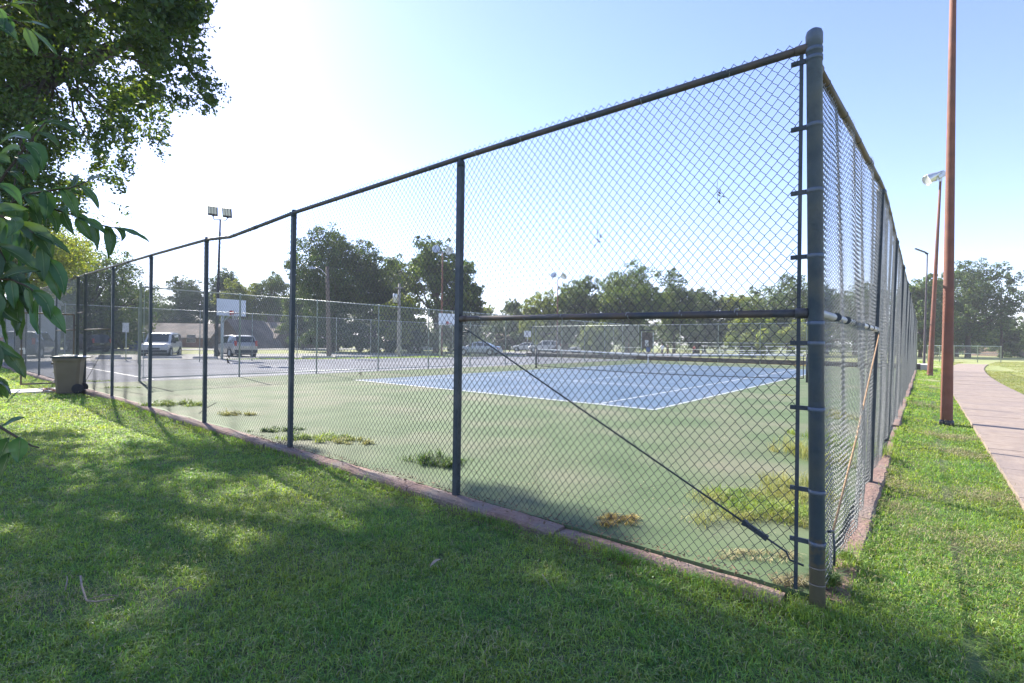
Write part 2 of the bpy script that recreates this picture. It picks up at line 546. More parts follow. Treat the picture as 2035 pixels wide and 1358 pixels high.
# ---------------- near run (along u) ----------------
H1 = 3.03
near = thing('chain_link_fence', 'tall dark chain-link fence with sagging top rail and thick corner post, beside the lawn', 'fence', W(0, 0), ANG_U)
px_ = [0, 2.80, 5.82, 8.66, 11.49, 14.28, 17.05, 17.93, 20.9, 23.9, 26.9, 29.9, 32.9, 36.0]
# thick corner post
cp = round_post(.039, 3.10, n=24, lean=(.045, 0))
for z in (2.995, 2.95, 2.58, 2.22, 1.86, 1.49, 1.38, 1.02, .57, .29, .17, .08):
    ring(cp, .039, z, .003 if z > .2 else .002, .024 if z > .2 else .007, 24, .045 * z / 3.1)
c_o = cp.build('post', m_corner, near)
# tension bar and bands
b = MB(); b.box((.105, 0, 1.53), (.019, .007, 3.02)); b.build('tension_bar', m_post, near)
for z in (2.965, 2.595, 2.235, 1.875, 1.395, 1.035, .585, .30):
    b = MB(); lx = .045 * z / 3.1
    b.box((lx * .5 + .085, 0, z), (.10, .014, .024)); b.box((lx * .3 + .125, 0, z), (.018, .028, .016)); b.build('tension_band', m_post, near)
for i, x in enumerate(px_[1:], 1):
    big = i in (6, 7)
    if big:
        p = round_post(.037, 3.07, n=14)
        o = p.build('post', m_post, near)
    else:
        p = channel_post(.054, .05, 3.05, lean=(rnd.uniform(-.015, .015), rnd.uniform(-.01, .01)))
        o = p.build('post', m_post, near)
    o.location.x = x
# wire ties round the first posts
for x in px_[1:4]:
    b = MB(); b.tube([(-.036, -.03, 0), (.036, -.031, .012), (.036, .03, .01), (.06, .03, .02)], .0022, 4)
    o = b.build('tie_wire', m_wires, near, fix=False); o.location = (x, 0, .12)
    for z in np.arange(.48, 2.9, .36):
        o = o.copy(); COL.objects.link(o); o.location = (x, 0, z + rnd.uniform(-.08, .08))
# top rail with the sag
def sag(x):
    pts = [(0.06, 3.035), (2.8, 3.03), (5.82, 3.0), (7.0, 2.955), (7.75, 2.93), (8.66, 3.0), (11.49, 3.03), (17, 3.07), (36, 3.05)]
    return float(np.interp(x, [p[0] for p in pts], [p[1] for p in pts]))
b = MB(); xs = sorted(set(list(np.linspace(.06, 17.93, 60)) + [2.8, 5.82, 7.75, 8.66]))
rail_tube(b, [(x, 0, sag(x)) for x in xs], .0235)
for x in (.075, 2.2, 6.9, 13.1):
    b.tube([(x - .06, 0, sag(x - .06)), (x + .06, 0, sag(x + .06))], .0265, 12)
b.build('top_rail', m_raild, near)
b = MB(); rail_tube(b, [(x, 0, sag(x)) for x in np.linspace(17.95, 36, 14)], .0235); b.build('top_rail', m_rail, near)
b = MB(); rail_tube(b, [(.06, 0, 1.56), (2.76, 0, 1.585)], .0225); b.tube([(.055, 0, 1.56), (.12, 0, 1.561)], .029, 12); b.tube([(2.70, 0, 1.584), (2.765, 0, 1.585)], .028, 12)
b.build('mid_rail', m_raild, near)
ties(near, .1, 2.7, lambda x: 1.572, .0225, .42)
ties(near, .2, 8.5, sag, .0235, .55)
b = MB(); b.tube([(2.745, -.035, 1.50), (2.70, -.034, 1.475), (.385, -.03, .318)], .0065, 8); b.tube([(2.77, -.035, 1.47), (2.73, -.04, 1.46), (2.70, -.034, 1.475)], .006, 6)
tr = b.build('truss_rod', m_post, near)
d_ = Vector((.22, -.03, .235)) - Vector((.42, -.03, .335))
M = Matrix.Translation((.325, -.03, .288)) @ d_.to_track_quat('X', 'Z').to_matrix().to_4x4()
b = MB(); b.box((0, 0, 0), (.145, .02, .028)); b.box((-.065, 0, 0), (.022, .027, .034)); b.box((.066, 0, 0), (.02, .024, .032))
b.v = [tuple(M @ Vector(p)) for p in b.v]
b.tube([(.27, -.03, .26), (.16, -.03, .205), (.14, -.025, .165), (.07, -.02, .155)], .006, 6)
b.build('turnbuckle', m_post, tr)
# mesh bays
L0 = 2.86
wv = lambda x, z: (.016 * np.sin(2.1 * x + 1.3 * z) + .008 * np.sin(5.3 * x - 2.2 * z + 1) + .03 * np.clip(1 - z / .35, 0, 1) * np.sin(4.1 * x + 2)) * np.sin(PI * np.clip(x / 2.86, 0, 1)) ** .6
def dzf(off):
    return lambda x: np.interp(x + off, [0, 2.8, 5.82, 7.0, 7.75, 8.66, 12, 99], [0, -.005, -.02, -.03, -.045, -.02, 0, 0])
pan = []
for i in range(6):
    x0, x1 = (.105 if i == 0 else px_[i]), px_[i + 1]
    if i < 3:
        pan.append(panel(near, x0, VF=chain(x1 - x0, 3.085, wave=wv, dz=dzf(x0), r=.0019)))
    elif i == 3:
        pan.append(panel(near, x0, VF=chain(2.83, 3.09, fine=False, wave=wv)))
    else:
        panel(near, x0, pan[3].data)
head = panel(near, 17.05, VF=chain(.88, 3.08, fine=False, z0=2.07))
far = panel(near, 17.95, VF=chain(2.97, 3.08, fine=False, r=.0016), m=m_wirem)
for x in px_[8:-1]:
    panel(near, x, far.data)
# gate header, brace bay beside the gate
b = MB(); rail_tube(b, [(17.07, 0, 2.04), (17.93, 0, 2.06)], .02); rail_tube(b, [(14.3, 0, 1.58), (17.05, 0, 1.58)], .02); b.tube([(14.32, -.03, 1.52), (17.03, -.03, .2)], .006, 6)
rail_tube(b, [(17.95, 0, 1.58), (20.9, 0, 1.58)], .02); b.build('mid_rail', m_rail, near)
# gate leaf standing open at a right angle to the fence
gate = bpy.data.objects.new('gate', None); COL.objects.link(gate); gate.parent = near; gate.location = (17.93, .02, 0); gate.rotation_euler = (0, 0, R(93))
fr = MB()
for pts in ([(.06, 0, .12), (1.12, 0, .12)], [(.06, 0, 2.0), (1.12, 0, 2.0)], [(.06, 0, .12), (.06, 0, 2.0)], [(1.12, 0, .10), (1.12, 0, 2.02)]):
    fr.tube(pts, .02, 10)
fr.build('frame', m_rail, gate)
g_ = np_obj('chain_link_mesh', *chain(1.02, 1.98, fine=False, z0=.14, r=.0017), m_wirem, gate, True); g_.location.x = .08
b = MB(); b.box((1.10, 0, 1.05), (.10, .03, .05)); b.box((1.06, 0, .98), (.03, .05, .12)); b.build('latch', m_silv, gate)
for z in (.4, 1.7): MB().box((.02, 0, z), (.09, .05, .04)).build('hinge', m_rail, gate)

# ---------------- path-side run (along v) ----------------
S2 = 3.22
NV = 12
side = thing('chain_link_fence', 'tall wavy silver chain-link fence with olive top rail beside the pink path', 'fence', W(-.012, 0), ANG_V)
LEAN = .085
tilt = lambda x: .052 - (.052 + LEAN) * np.clip(np.asarray(x) / S2, 0, 1)
railz = lambda x: np.interp(x, [0, S2, 2 * S2, 60], [2.935, 3.03, 3.03, 3.03]) + .012 * np.sin(np.asarray(x) * 1.7) * np.clip(np.asarray(x), 0, 1)
for k in range(1, NV + 1):
    p = channel_post(.062, .058, 3.05, lean=(rnd.uniform(-.02, .03), float(tilt(k * S2)) + rnd.uniform(-.012, .012)))
    o = p.build('post', m_post, side); o.location.x = k * S2
b = MB(); xs = np.linspace(.02, NV * S2, 80)
rail_tube(b, [(x, float(tilt(x)), float(railz(x))) for x in xs], .0235)
b.tube([(.0, float(tilt(0)), 2.935), (.10, float(tilt(.1)), float(railz(.1)))], .029, 12)
b.build('top_rail', m_rail, side)
bb_ = MB(); bb_.tube([(0, 0, 0), (.012, 0, -.001)], .0265, 10)
o = None
for x in np.arange(.3, 12, .62):
    if o is None: o = bb_.build('tie_wire', m_post, side)
    else: o = o.copy(); COL.objects.link(o)
    o.location = (x, float(tilt(x)), float(railz(x)))
b = MB(); rail_tube(b, [(.03, .022, 1.56), (3.18, -LEAN * .5, 1.56)], .0225); b.tube([(3.1, -LEAN * .49, 1.56), (3.19, -LEAN * .5, 1.56)], .029, 12)
b.build('mid_rail', m_silv, side)
for x in (.5, .95, 1.4, 1.85, 2.3, 2.75):
    o = o.copy(); COL.objects.link(o); o.location = (x, -LEAN * .5 * x / S2, 1.56)
b = MB(); b.tube([(3.16, -.075, 1.52), (2.2, -.07, 1.16), (1.2, -.055, .72), (.15, -.04, .34)], .0065, 6); b.build('truss_rod', m_rust, side)
b = MB(); b.tube([(.15, -.04, .34), (.06, -.03, .36)], .008, 6); b.tube([(.15, -.04, .34), (.13, -.05, .25), (.12, -.05, .16)], .006, 6); b.build('turnbuckle', m_post, side)
def wave2(seed, xo):
    a, c = (seed * 1.7) % 6, (seed * 2.9) % 6
    def f(x, z):
        env = np.clip(np.sin(PI * np.clip(x / S2, 0, 1)), 0, 1) ** .4
        low = np.clip(1.3 - z / 2.4, 0, 1)
        return tilt(x + xo) * z / 3.05 + env * (.012 * np.sin(6.3 * x + 1.2 * np.sin(1.7 * z + a) + c) + .010 * np.sin(11 * x + z * .8 + c) + low * .04 * np.sin(2.2 * x + a) * np.sin(z * 1.1 + .4) - .02 * low)
    return f
sp = []
for k in range(NV):
    x0 = .06 if k == 0 else 0
    if k < 3:
        dz = (lambda x: np.interp(x, [0, S2], [-.085, 0])) if k == 0 else None
        sp.append(panel(side, k * S2 + x0, VF=chain(S2 - x0, 3.06, wave=wave2(k + 1, k * S2), z0=.02 if k != 1 else .05, dz=dz, r=.0019, wv_=.006), m=m_wirem))
    elif k < 5:
        sp.append(panel(side, k * S2, VF=chain(S2, 3.06, wave=wave2(k + 1, k * S2), fine=False, r=.0021, wv_=.005), m=m_wirem))
    else:
        panel(side, k * S2, sp[3 + k % 2].data)

# ---------------- divider between the tennis court and the grey court ----------------
UD = 18.9
LD = 37.3 - 1.7
ND = 12; SD = 3.02
div = thing('chain_link_fence', 'pale galvanised chain-link fence dividing the green tennis court from the grey court', 'fence', W(UD, 1.7), ANG_V)
for k in range(ND + 1):
    p = round_post(.035 if k == 0 else .028, 3.12 if k == 0 else 3.02, n=10)
    o = p.build('post', m_galv, div); o.location.x = k * SD
b = MB(); rail_tube(b, [(0, 0, 3.0), (ND * SD, 0, 3.0)], .02, 8); b.build('top_rail', m_galv, div)
b = MB(); rail_tube(b, [(0, 0, .10), (ND * SD, 0, .10)], .018, 8); b.build('bottom_rail', m_galv, div)
b = MB(); b.box((.1, 0, 1.5), (.015, .006, 2.9))
b.build('tension_bar', m_galv, div)
dd = panel(div, 0, VF=chain(SD, 3.03, fine=False, r=.0022, z0=.08), m=m_wires)
for k in range(1, ND): panel(div, k * SD, dd.data)
FAR_MESH = dd.data

# ---------------- far end fence on its brown footing ----------------
endf = thing('chain_link_fence', 'distant chain-link fence on a low brown wall at the far end of the courts', 'fence', W(-.1, 37.4), ANG_U)
for k in range(0, 11):
    if k == 6: continue
    p = round_post(.03, 3.05, n=8); o = p.build('post', m_galv, endf); o.location.x = k * SD
b = MB(); rail_tube(b, [(0, 0, 3.02), (10 * SD, 0, 3.02)], .022, 8); b.build('top_rail', m_galv, endf)
b = MB(); rail_tube(b, [(0, 0, 1.55), (16.5, 0, 1.55)], .02, 8); b.build('mid_rail', m_galv, endf)
for k in range(10):
    o = panel(endf, k * SD, FAR_MESH)
m_brown = mat('brown wall', (.07, .05, .042), (.11, .08, .07), 3, .9, bump=.4, bscale=30)
b = MB(); p0 = Vector(W(-.3, 37.55)); p1 = Vector(W(31, 37.55)); t = (p1 - p0).normalized(); nn = Vector((-t.y, t.x, 0)) * .25
b.prism([p0, p1, p1 - nn, p0 - nn], (0, 0, .34))
tag(b.build('retaining_wall', m_brown), 'low dark brown retaining wall along the far end of the courts', 'wall')
b = MB(); q = Vector(W(-.35, 39.6)); b.box(q + Vector((0, 0, .12)), (.6, 3.2, .34), ANG_V - PI / 2)
tag(b.build('concrete_block', m_conc), 'pale concrete block in the grass at the far end of the path-side fence', 'concrete block')
# far sports-field fence and the wire fence along the parking lot
bf = thing('chain_link_fence', 'low silver fence with a middle rail standing alone on the far field', 'fence', D(1843, 716, 54) * np.array([1, 1, 0]), math.atan2(*(D(1989, 719, 52) - D(1843, 716, 54))[[1, 0]]))
lenb = float(np.linalg.norm((D(1989, 719, 52) - D(1843, 716, 54))[:2]))
for k in range(5):
    o = round_post(.04, 1.62, n=8, z0=-.2).build('post', m_galv, bf); o.location.x = lenb * (0, .17, .37, .69, 1)[k]
b = MB(); rail_tube(b, [(0, 0, 1.6), (lenb, 0, 1.6)], .03, 8); b.build('top_rail', m_galv, bf)
b = MB(); rail_tube(b, [(0, 0, .82), (lenb, 0, .82)], .025, 8); b.build('mid_rail', m_galv, bf)
o = np_obj('chain_link_mesh', *chain(lenb, 1.6, fine=False, r=.0021, z0=.0), m_wires, bf, True)
lot = thing('chain_link_fence', 'thin wire fence with slim posts between the grey court and the parking lot', 'fence', W(32.2, -1), math.atan2(*(W(33.4, 36) - W(32.2, -1))[[1, 0]]))
for k in range(13):
    o = round_post(.025, 3.02, n=8).build('post', m_galv, lot); o.location.x = k * SD
b = MB(); rail_tube(b, [(0, 0, 3.0), (12 * SD, 0, 3.0)], .018, 8); b.build('top_rail', m_galv, lot)
vf = chain(SD, 3.02, fine=False, r=.0017); o = panel(lot, 0, VF=vf, m=m_wires)
for k in range(1, 12): panel(lot, k * SD, o.data)
# ---------- foliage ----------
m_bark = mat('bark', (.05, .038, .028), (.10, .08, .06), 9, .95, bump=.8, bscale=30)
LEAFM = {
 'dk': mat('dark foliage', (.042, .084, .023), (.076, .132, .034), .35, .6, trans=.4, island=.45),
 'md': mat('mid foliage', (.055, .105, .024), (.105, .17, .038), .35, .6, trans=.42, island=.45),
 'yl': mat('yellow green foliage', (.13, .19, .028), (.20, .26, .05), .35, .6, trans=.52, island=.4),
 'lt': mat('bright foliage', (.15, .22, .05), (.22, .28, .07), .5, .6, trans=.52, island=.35),
 'rd': mat('crape myrtle bloom', (.11, .045, .04), (.06, .08, .03), 1.2, .7, trans=.3, island=.4),
 'big': mat('big tree foliage', (.04, .08, .028), (.068, .12, .036), .7, .5, trans=.43, island=.4, tcol=(2.3, 1.9, .45)),
 'fg': mat('glossy leaf', (.045, .10, .04), (.07, .14, .055), 14, .26, trans=.35, island=.35, tcol=(2.0, 1.9, .6)),
}
m_rib = mat('leaf rib', (.16, .24, .08), rough=.5, trans=.3)

def unit(a):
    return a / (np.linalg.norm(a, axis=-1, keepdims=True) + 1e-9)

def leaf_quads(P, Nn, size, g, aspect=.62, fold=.15):
    """kite leaves at P with normals Nn"""
    n = len(P)
    t = unit(np.cross(Nn, g.normal(size=(n, 3))))
    b = np.cross(Nn, t)
    L = (size * g.uniform(.65, 1.35, n))[:, None]
    a0 = P - t * L * .5
    a1 = P + b * L * aspect * .5 - t * L * .05 + Nn * L * fold
    a2 = P + t * L * .5
    a3 = P - b * L * aspect * .5 - t * L * .05 + Nn * L * fold
    V = np.stack([a0, a1, a2, a3], 1).reshape(-1, 3)
    return V, np.arange(4 * n).reshape(-1, 4)

def clump_leaves(C, r, m, size, g, flat=.75, up=.25):
    """C (k,3) clump centres, r (k,), m leaves per clump"""
    k = len(C)
    d = unit(g.normal(size=(k, m, 3)))
    rad = r[:, None] * (.35 + .65 * g.random((k, m)) ** .6)
    P = C[:, None, :] + d * rad[..., None] * np.array([1, 1, flat])
    N_ = unit(d + g.normal(size=(k, m, 3)) * .55 + np.array([0, 0, up]))
    return leaf_quads(P.reshape(-1, 3), N_.reshape(-1, 3), size, g)

def tree_mesh(kind, seed, h, w, low=.12, m=195, k=75, leaf=.30, lacy=0.0, lean=0.0):
    g = np.random.default_rng(seed)
    cz, rz = h * (low + 1) / 2, h * (1 - low) / 2
    d = unit(g.normal(size=(k, 3)))
    rad = g.random(k) ** .38
    ph = g.uniform(0, 6.28, 4)
    az = np.arctan2(d[:, 1], d[:, 0])
    lob = 1 + .20 * np.sin(2 * az + ph[0]) * np.cos(1.5 * d[:, 2] + ph[1]) + .14 * np.sin(3 * az + ph[2] + 2 * d[:, 2])
    shape = 1 - .25 * np.clip(d[:, 2], 0, 1)
    r = g.uniform(.11, .19, k) * (1 - .28 * lacy)
    sc = 1 - r * .8
    C = np.stack([d[:, 0] * rad * lob * shape * w * .5 * sc, d[:, 1] * rad * lob * shape * w * .5 * sc, cz + d[:, 2] * rad * rz * sc * (.84 + .16 * lob)], -1)
    C[:, 0] += lean * (C[:, 2] - cz) / rz
    r = r * min(w, h * .9)
    # leafy tufts standing proud of the clumps, joined to them
    n2 = k * 3
    i2 = g.integers(0, k, n2)
    d2 = unit(g.normal(size=(n2, 3)) + d[i2] * .8 + np.array([0, 0, .25]))
    C2 = C[i2] + d2 * (r[i2] * g.uniform(.75, 1.12, n2))[:, None]
    r2 = r[i2] * g.uniform(.2, .42, n2)
    V, Fc = clump_leaves(C, r, m, leaf, g)
    V2, F2 = clump_leaves(C2, r2, m // 4, leaf * .85, g)
    tb = MB()
    tr_ = max(.16, w * .032)
    tb.tube([(0, 0, -.4), (.05, .02, h * low * .6 + .5), (.1 * lean, .1, cz * .8), (.5 * lean, .05, cz + rz * .4)], [tr_ * 1.25, tr_, tr_ * .7, tr_ * .25], 9)
    for q in np.argsort(-rad)[:16]:
        z0 = g.uniform(.35, .7) * cz
        mid = np.array([C[q, 0] * .4, C[q, 1] * .4, z0 + (C[q, 2] - z0) * .35])
        tb.tube([(0, 0, z0), mid, C[q]], [tr_ * .45, tr_ * .3, tr_ * .1], 6)
    return np.concatenate([V, V2]), np.concatenate([Fc, F2 + len(V)]), tb

def put_tree(label, px0, px1, top, Y, kind, seed, low=.12, group='trees beyond the courts', name='tree', cat='tree', base=0.0, **kw):
    p = D((px0 + px1) / 2, 700, Y); p[2] = base - .1
    w = (px1 - px0) * Y / F_
    h = D((px0 + px1) / 2, top, Y)[2] - p[2]
    t = thing(name, label, cat, p, rnd.uniform(0, .6), group)
    V, Fc, tb = tree_mesh(kind, seed, h, w * 1.14, low, **kw)
    np_obj('crown', V, Fc, LEAFM[kind], t)
    tb.build('trunk', m_bark, t)
    return t

T = [  # label, px0, px1, top, Y, kind, seed, extra
 ('yellow-green sunlit tree between the hanging foreground leaves and the gate', -70, 150, 395, 31, 'yl', 1, dict(leaf=.17, m=200, k=80, low=.44)),
 ('tall sloping tree rising behind the gate posts', 70, 262, 462, 56, 'md', 2, dict(leaf=.25, low=.02, k=110, lean=-2.2)),
 ('dark tree behind the fence posts just right of the gate', 195, 318, 566, 96, 'dk', 3, dict(low=.03)),
 ('feathery dark tree above the brick house roof', 318, 408, 556, 97, 'dk', 4, dict(low=.1)),
 ('small dark tree left of the feathery one, above the crape myrtle', 278, 340, 592, 100, 'dk', 5, dict(low=.02)),
 ('dark round tree just behind the twin floodlight pole', 405, 482, 530, 100, 'dk', 6, {}),
 ('yellow-green round tree right behind the white basketball backboard', 442, 522, 540, 94, 'yl', 7, dict(low=.1)),
 ('bushy green tree between the yellow-green one and the fifth fence post', 495, 590, 543, 97, 'md', 8, dict(low=.06)),
 ('green tree filling the gap left of the tallest tree', 560, 640, 566, 78, 'md', 9, dict(low=.05)),
 ('tallest dark tree with a broad crown behind the wooden street lamp pole', 586, 748, 455, 66, 'dk', 10, dict(low=.2, k=110)),
 ('dark tree right of the tallest tree, partly merged with it', 690, 792, 512, 72, 'dk', 11, dict(low=.08)),
 ('mid-green tree left of the lacy crowned tree', 740, 815, 500, 80, 'md', 12, dict(low=.05)),
 ('lacy crowned tall tree with sky showing through behind the rusty lamp pole', 792, 940, 468, 66, 'md', 13, dict(low=.22, lacy=1, k=85)),
 ('side crown leaning right of the lacy tree', 885, 962, 545, 70, 'dk', 14, dict(low=.15)),
 ('small bright yellow tree by the utility pole with a transformer', 752, 830, 578, 56, 'yl', 15, dict(k=40, low=.2)),
 ('small distant tree peeking above the mid rail left end', 936, 992, 606, 112, 'yl', 16, dict(k=40)),
 ('distant round tree left of the thin lamp pole', 985, 1052, 597, 100, 'md', 17, dict(k=45)),
 ('bright green tree behind the thin lamp pole', 1036, 1124, 580, 84, 'yl', 18, dict(k=60)),
 ('green tree right of the thin lamp pole', 1100, 1210, 556, 80, 'md', 19, {}),
 ('largest of the trees behind the middle of the mid rail', 1178, 1316, 526, 76, 'md', 20, dict(k=95)),
 ('narrow tree with a pointed dark top right of the largest middle tree', 1296, 1382, 537, 80, 'md', 21, dict(k=60)),
 ('low green tree right of the pointed tree', 1352, 1446, 570, 86, 'dk', 22, {}),
 ('yellow-green tree in the dip of the tree line', 1426, 1520, 580, 84, 'yl', 23, {}),
 ('dark tree just left of the thick corner post', 1490, 1650, 548, 78, 'dk', 24, dict(k=95)),
 ('dark tree seen through the path-side fence mesh', 1630, 1770, 560, 82, 'dk', 25, {}),
 ('round green tree left of the black lamp pole', 1785, 1872, 545, 72, 'md', 26, dict(low=.04)),
 ('large dark tree with a ragged right side behind the far field fence', 1862, 1985, 512, 76, 'dk', 27, dict(low=.06, k=100, lean=1.0)),
 ('low dark tree at the far right edge of the field', 1945, 2065, 628, 84, 'dk', 28, dict(low=.02)),
 ('distant low tree beyond the right edge of the field', 2030, 2170, 640, 95, 'md', 29, dict(low=.02)),
 ('pale bright bushy tree behind the far end fence', 1448, 1548, 622, 62, 'lt', 30, dict(low=.0, k=60)),
 ('pale bright bush left of the notice frame, seen through the divider fence', 1156, 1226, 636, 66, 'lt', 31, dict(low=.0, k=45)),
 ('second pale bushy tree behind the far end fence near the corner post', 1540, 1640, 636, 70, 'lt', 32, dict(low=.0, k=50)),
 ('small tree with sparse twigs above the right field', 1968, 2012, 536, 74, 'dk', 33, dict(low=.45, k=12, m=90, lacy=1)),
]
for lab, a, b_, top, Y, kind, sd, kw in T:
    kw = dict(kw)
    put_tree(lab, a, b_, top, Y, kind, sd, **kw)
Sx = [  # shrubs and understorey
 ('reddish blooming crape myrtle left of the brick house', 228, 300, 620, 92, 'rd', 41), ('reddish crape myrtle behind the white car roof', 290, 352, 626, 94, 'rd', 42),
 ('dark shrub in front of the brown board fence', 120, 200, 640, 56, 'dk', 43),
 ('dark leafy thicket below the tallest tree', 600, 720, 620, 60, 'dk', 44), ('dark leafy thicket right of the wooden lamp pole', 690, 800, 628, 62, 'dk', 45),
 ('dark thicket under the lacy tree', 780, 880, 632, 63, 'dk', 46), ('dark thicket beside the second hoop', 860, 965, 634, 70, 'dk', 47),
 ('dark shrub row behind the parked pale sedan', 930, 1050, 640, 96, 'dk', 48), ('dark shrubs behind the silver cars', 1040, 1170, 640, 98, 'dk', 49),
 ('dark thicket behind the notice frame', 1180, 1330, 628, 90, 'dk', 50), ('dark thicket beyond the far end fence', 1310, 1460, 630, 88, 'dk', 51),
 ('dark thicket between the pale bushy trees', 1440, 1580, 622, 92, 'dk', 52), ('shadowy thicket behind the corner post', 1560, 1720, 620, 92, 'dk', 53),
 ('shadowy undergrowth seen through the path-side mesh', 1700, 1850, 630, 90, 'dk', 54), ('shadowy undergrowth behind the far field fence', 1840, 1960, 632, 82, 'dk', 55),
 ('small green tree by the white signboard', 196, 262, 610, 62, 'md', 56), ('green shrub under the feathery tree', 352, 430, 628, 96, 'md', 57), ('dark shrub between the gabled houses', 540, 620, 630, 96, 'dk', 58),
]
for lab, a, b_, top, Y, kind, sd in Sx:
    put_tree(lab, a, b_, top, Y, kind, sd, low=-.06, k=45, m=150, group='shrubs beyond the courts', name='shrub', cat='shrub', leaf=.26)

# far-off wood closing the view behind everything, read as one mass
gw = np.random.default_rng(77)
n = 520
pxs = gw.uniform(-500, 2500, n); Yw = gw.uniform(108, 140, n)
Cw = np.array([D(a, 690, b) for a, b in zip(pxs, Yw)]); top = 5.2 + 2.2 * np.sin(pxs * .011) + 1.2 * np.sin(pxs * .037 + 1)
Cw[:, 2] = gw.random(n) * top
Vw, Fw = clump_leaves(Cw, gw.uniform(1.3, 2.6, n), 110, .55, gw)
tag(np_obj('far_woods', Vw, Fw, LEAFM['dk']), kind='stuff')

# ---------- the big shade tree, trunk just left of the picture ----------
def inpoly(x, y, P):
    r = False
    for i in range(len(P)):
        (x0, y0), (x1, y1) = P[i], P[i - 1]
        if (y0 > y) != (y1 > y) and x < (x1 - x0) * (y - y0) / (y1 - y0) + x0: r = not r
    return r
def proj(p):
    q = np.array(p) - np.array([0, 0, EYE])
    Yc = q[1] * math.cos(PIT) + q[2] * math.sin(PIT); Zc = -q[1] * math.sin(PIT) + q[2] * math.cos(PIT)
    x, y = F_ * q[0] / Yc, -F_ * Zc / Yc
    return 1017.5 + x * math.cos(ROL) - y * math.sin(ROL), 679 + x * math.sin(ROL) + y * math.cos(ROL)
SHAPE = [(-200, -5), (408, -5), (392, 55), (378, 105), (404, 150), (432, 182), (428, 208), (400, 214), (372, 205), (352, 190), (322, 190), (312, 225), (330, 272), (318, 285), (292, 265), (262, 255), (246, 330), (238, 368), (205, 345), (190, 330), (175, 350), (172, 385), (150, 418), (100, 436), (60, 440), (-200, 470)]
HOLES = [(58, 40, 26), (95, 72, 20), (30, 10, 18), (150, 20, 12), (100, 150, 16), (258, 132, 8), (285, 95, 7), (165, 245, 14), (130, 330, 18), (290, 215, 10)]
g = np.random.default_rng(99)
TB = np.array([-15.8, 12.2, 0])
Cs, Rs, Vis = [], [], []
tries = 0
while len(Cs) < 300 and tries < 12000:
    tries += 1
    px, py, Y = g.uniform(-190, 440), g.uniform(-5, 470), g.uniform(9.3, 13.6)
    if not inpoly(px, py, SHAPE): continue
    if any((px - a) ** 2 + (py - b) ** 2 < (q + 22) ** 2 for a, b, q in HOLES): continue
    ed = [abs((c - a) * (b - py) - (a - px) * (d - b)) / (math.hypot(c - a, d - b) + 1e-6) if min(a, c) - 15 < px < max(a, c) + 15 or min(b, d) - 15 < py < max(b, d) + 15 else 999 for (a, b), (c, d) in zip(SHAPE, SHAPE[1:] + SHAPE[:1])]
    Cs.append(D(px, py, Y)); Rs.append(min(.55, max(.16, min(ed) * Y / F_ * 1.0)) * g.uniform(.7, 1.0)); Vis.append(1)
for (a, b), (c, d) in zip(SHAPE[1:-1], SHAPE[2:]):
    for q in range(max(2, int(math.hypot(c - a, d - b) / 4.5))):
        f = g.random(); px, py = a + (c - a) * f + g.normal() * 9, b + (d - b) * f + g.normal() * 9
        if py < -4: continue
        Cs.append(D(px, py, g.uniform(10, 12.5))); Rs.append(g.uniform(.07, .17)); Vis.append(2)
nv_ = len(Cs)
# the upper crown, out of the picture, that shades the lawn
SHP = [G(*q)[:2] for q in [(-300, 900), (0, 888), (150, 900), (300, 872), (400, 868), (520, 868), (640, 885), (760, 905), (860, 925), (960, 965), (1060, 1000), (1160, 1035), (1290, 1095), (1420, 1140), (1530, 1172), (1660, 1212), (1800, 1252), (1960, 1305), (2035, 1330), (2300, 1420)]]
SHP = [tuple(p) for p in SHP] + [(6, -.8), (-5.5, -.8), (-9, 3.0)]
LIT = [(330, 1040, .40), (262, 1000, .32), (230, 1010, .16), (95, 975, .2), (370, 985, .34), (350, 1075, .2), (180, 890, .18), (270, 960, .16), (600, 950, .12), (700, 940, .1), (200, 905, .25), (30, 985, .15), (400, 1030, .2), (255, 1030, .18), (150, 905, .2)]
LITG = [(G(a, b), q) for a, b, q in LIT]
sh = SUN[:2] / np.linalg.norm(SUN[:2]); te = math.tan(SUN_EL)
tries = 0
while len(Cs) < nv_ + SHADE_N and tries < 60000:
    tries += 1
    gx, gy = g.uniform(-9, 7), g.uniform(-.8, 8.5)
    if not inpoly(gx, gy, SHP): continue
    h = g.uniform(7.5, 14.5)
    p = np.array([gx + sh[0] * h / te, gy + sh[1] * h / te, h])
    if math.hypot(p[0] + 11.0, (p[1] - 12.5) * .9) > 8.3: continue
    r = g.uniform(.4, .62)
    if any(math.hypot(gx - a[0], gy - a[1]) < q + r * 1.0 for a, q in LITG): continue
    em = min(math.hypot(gx - a, gy - b) for a, b in SHP)
    px, py = proj(p)
    rp = r * F_ / p[1]
    if py + rp > -6 and not (inpoly(px, py + rp, SHAPE) and inpoly(px, py, SHAPE)): continue
    Cs.append(p); Rs.append(r); Vis.append(0)
Cs, Rs, Vis = np.array(Cs), np.array(Rs), np.array(Vis)
big = thing('shade_tree', 'big leafy shade tree with its dark crown hanging into the upper left sky', 'tree', TB)
parts = []
for lo, hi, m_ in ((0, .24, 42), (.24, .34, 85), (.34, .44, 125), (.44, 9, 175)):
    k_ = (Vis == 1) & (Rs >= lo) & (Rs < hi)
    parts.append(clump_leaves(Cs[k_] - TB, Rs[k_] * 1.08, m_, .095, g, .85, up=.1))
Va, Fa = parts[0]
for v_, f_ in parts[1:]: Fa = np.concatenate([Fa, f_ + len(Va)]); Va = np.concatenate([Va, v_])
Vc, Fc_ = clump_leaves(Cs[Vis == 2] - TB, Rs[Vis == 2] * 1.35, 15, .085, g, 1.3, up=-.1)
Va, Fa = np.concatenate([Va, Vc]), np.concatenate([Fa, Fc_ + len(Va)])
